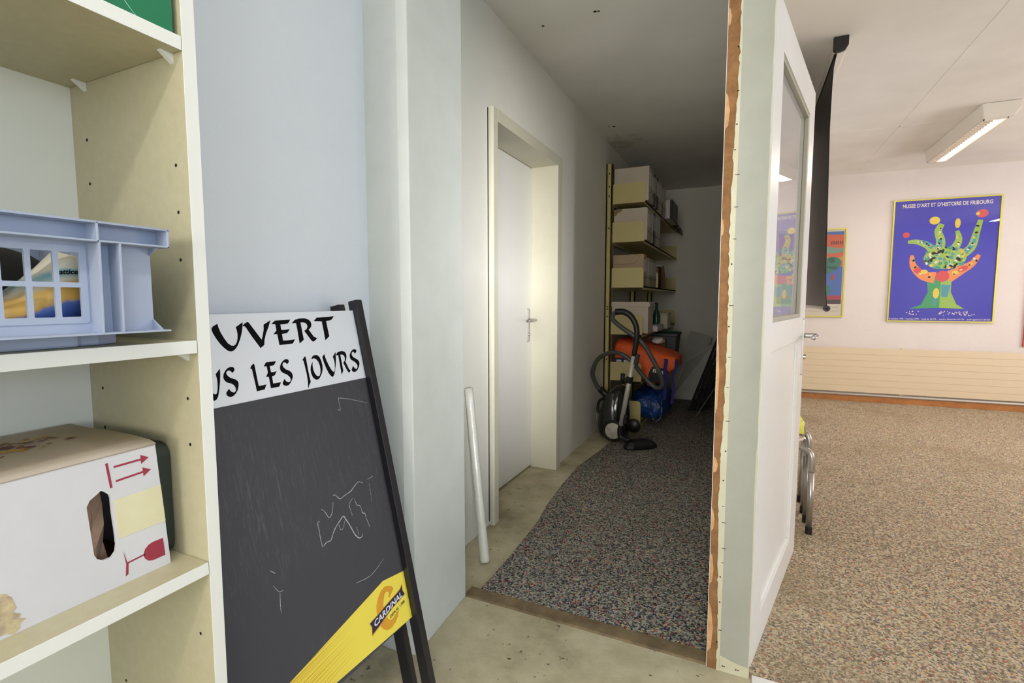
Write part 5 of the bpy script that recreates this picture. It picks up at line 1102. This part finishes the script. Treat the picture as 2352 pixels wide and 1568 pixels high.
obj('cap_pin', B().cyl((0.402, SY - 0.012, 1.090), (0.402, SY - 0.014, 1.090), 0.006, 12), m_blackmat, rc)

# ---- louvred fluorescent ceiling lamp
lp_ = root('ceiling_lamp', (1.54, 5.30, 2.40), 'lit fluorescent ceiling lamp with a white louvre in the right-hand room', 'lamp')
b = B(); b.loft([[(1.452, y0, 2.504), (1.668, y0, 2.504), (1.668, y0 + d * 0.3, 2.455), (1.630, y0 + d, 2.402), (1.466, y0 + d, 2.402)] for y0, d in ((4.675, 0.008), (5.94, -0.008))])
obj('housing', b, m_lampbody, lp_, bevel=0.006)
obj('diffuser', B().box(1.478, 1.602, 4.71, 5.90, 2.3985, 2.4015), m_lampon, lp_)
for k in range(24): obj('louvre_blade', B().box(1.478, 1.532, 4.725 + k * 0.0497, 4.734 + k * 0.0497, 2.386, 2.3985), m_louvre, lp_)
b = B(); b.box(1.474, 1.478, 4.70, 5.91, 2.391, 2.402); b.box(1.602, 1.606, 4.70, 5.91, 2.391, 2.402); b.box(1.474, 1.606, 4.70, 4.71, 2.391, 2.402); b.box(1.474, 1.606, 5.90, 5.91, 2.391, 2.402)
obj('rim', b, m_lampbody, lp_)

# ---- two stacked stools behind the open door, with a yellow cloth
def stool(cx, cy, rot, zs, label, hx, hy):
    r = root('stool', (cx, cy, 0.007), label, 'stool'); rm = Matrix.Translation((cx, cy, 0)) @ Matrix.Rotation(rot, 4, 'Z')
    obj('seat', B().lathe([(0.001, zs - 0.020), (0.094, zs - 0.020), (0.102, zs - 0.014), (0.104, zs - 0.004), (0.100, zs), (0.001, zs)], Matrix.Translation((cx, cy, 0)), 40), m_seat, r, smooth=False, bevel=0.003)
    for sx in (-1, 1):
        for sy in (-1, 1):
            pts = [rm @ Vector(p) for p in ((sx * 0.03, sy * 0.04, zs - 0.036), (sx * hx * 0.72, sy * hy * 0.78, zs - 0.036), (sx * hx * 0.93, sy * hy * 0.95, zs - 0.048), (sx * hx, sy * hy, zs - 0.085), (sx * hx, sy * hy, zs - 0.14), (sx * hx, sy * hy, 0.030))]
            lg = obj('leg', B().tube(pts[:5], 0.0135, 14, 5), m_tubeleg, r, smooth=True)
            obj('leg_tube', B().tube([pts[4], pts[5]], 0.0135, 14), m_tubeleg, lg, smooth=True)
            obj('rubber_foot', B().tube([pts[5] - Z * 0.022, pts[5] + Z * 0.012], 0.0155, 14), m_black, lg)
    return r
stool(0.188, 2.865, 0.0, 0.452, 'lower tube-legged stool of the nested pair behind the open door', 0.127, 0.132)
stool(0.188, 3.016, 0.0, 0.506, 'upper stool of the nested pair behind the open door, yellow cloth on it', 0.127, 0.142)
cy_ = root('yellow_cloth', (0.24, 2.90, 0.50), 'folded yellow cloth draped over the stool behind the open door', 'cloth')
rows = []
for k, (y, z) in enumerate(((3.10, 0.509), (3.04, 0.509), (2.98, 0.509), (2.93, 0.509), (2.893, 0.507), (2.878, 0.498), (2.873, 0.486), (2.871, 0.474), (2.871, 0.462))):
    rows.append([(x + 0.003 * math.sin(k + i), y - (0.06 if y > 2.95 else 0.0) * (x - 0.1) / 0.2, z + 0.001 * math.sin(i * 1.7 + k)) for i, x in enumerate((0.10, 0.14, 0.18, 0.22, 0.26, 0.292))])
b = B(); b.loft(rows, cap=False, closed=False); o_ = obj('cloth_sheet', b, m_cloth, cy_, smooth=True)
md = o_.modifiers.new('thick', 'SOLIDIFY'); md.thickness = 0.007; md.offset = 1
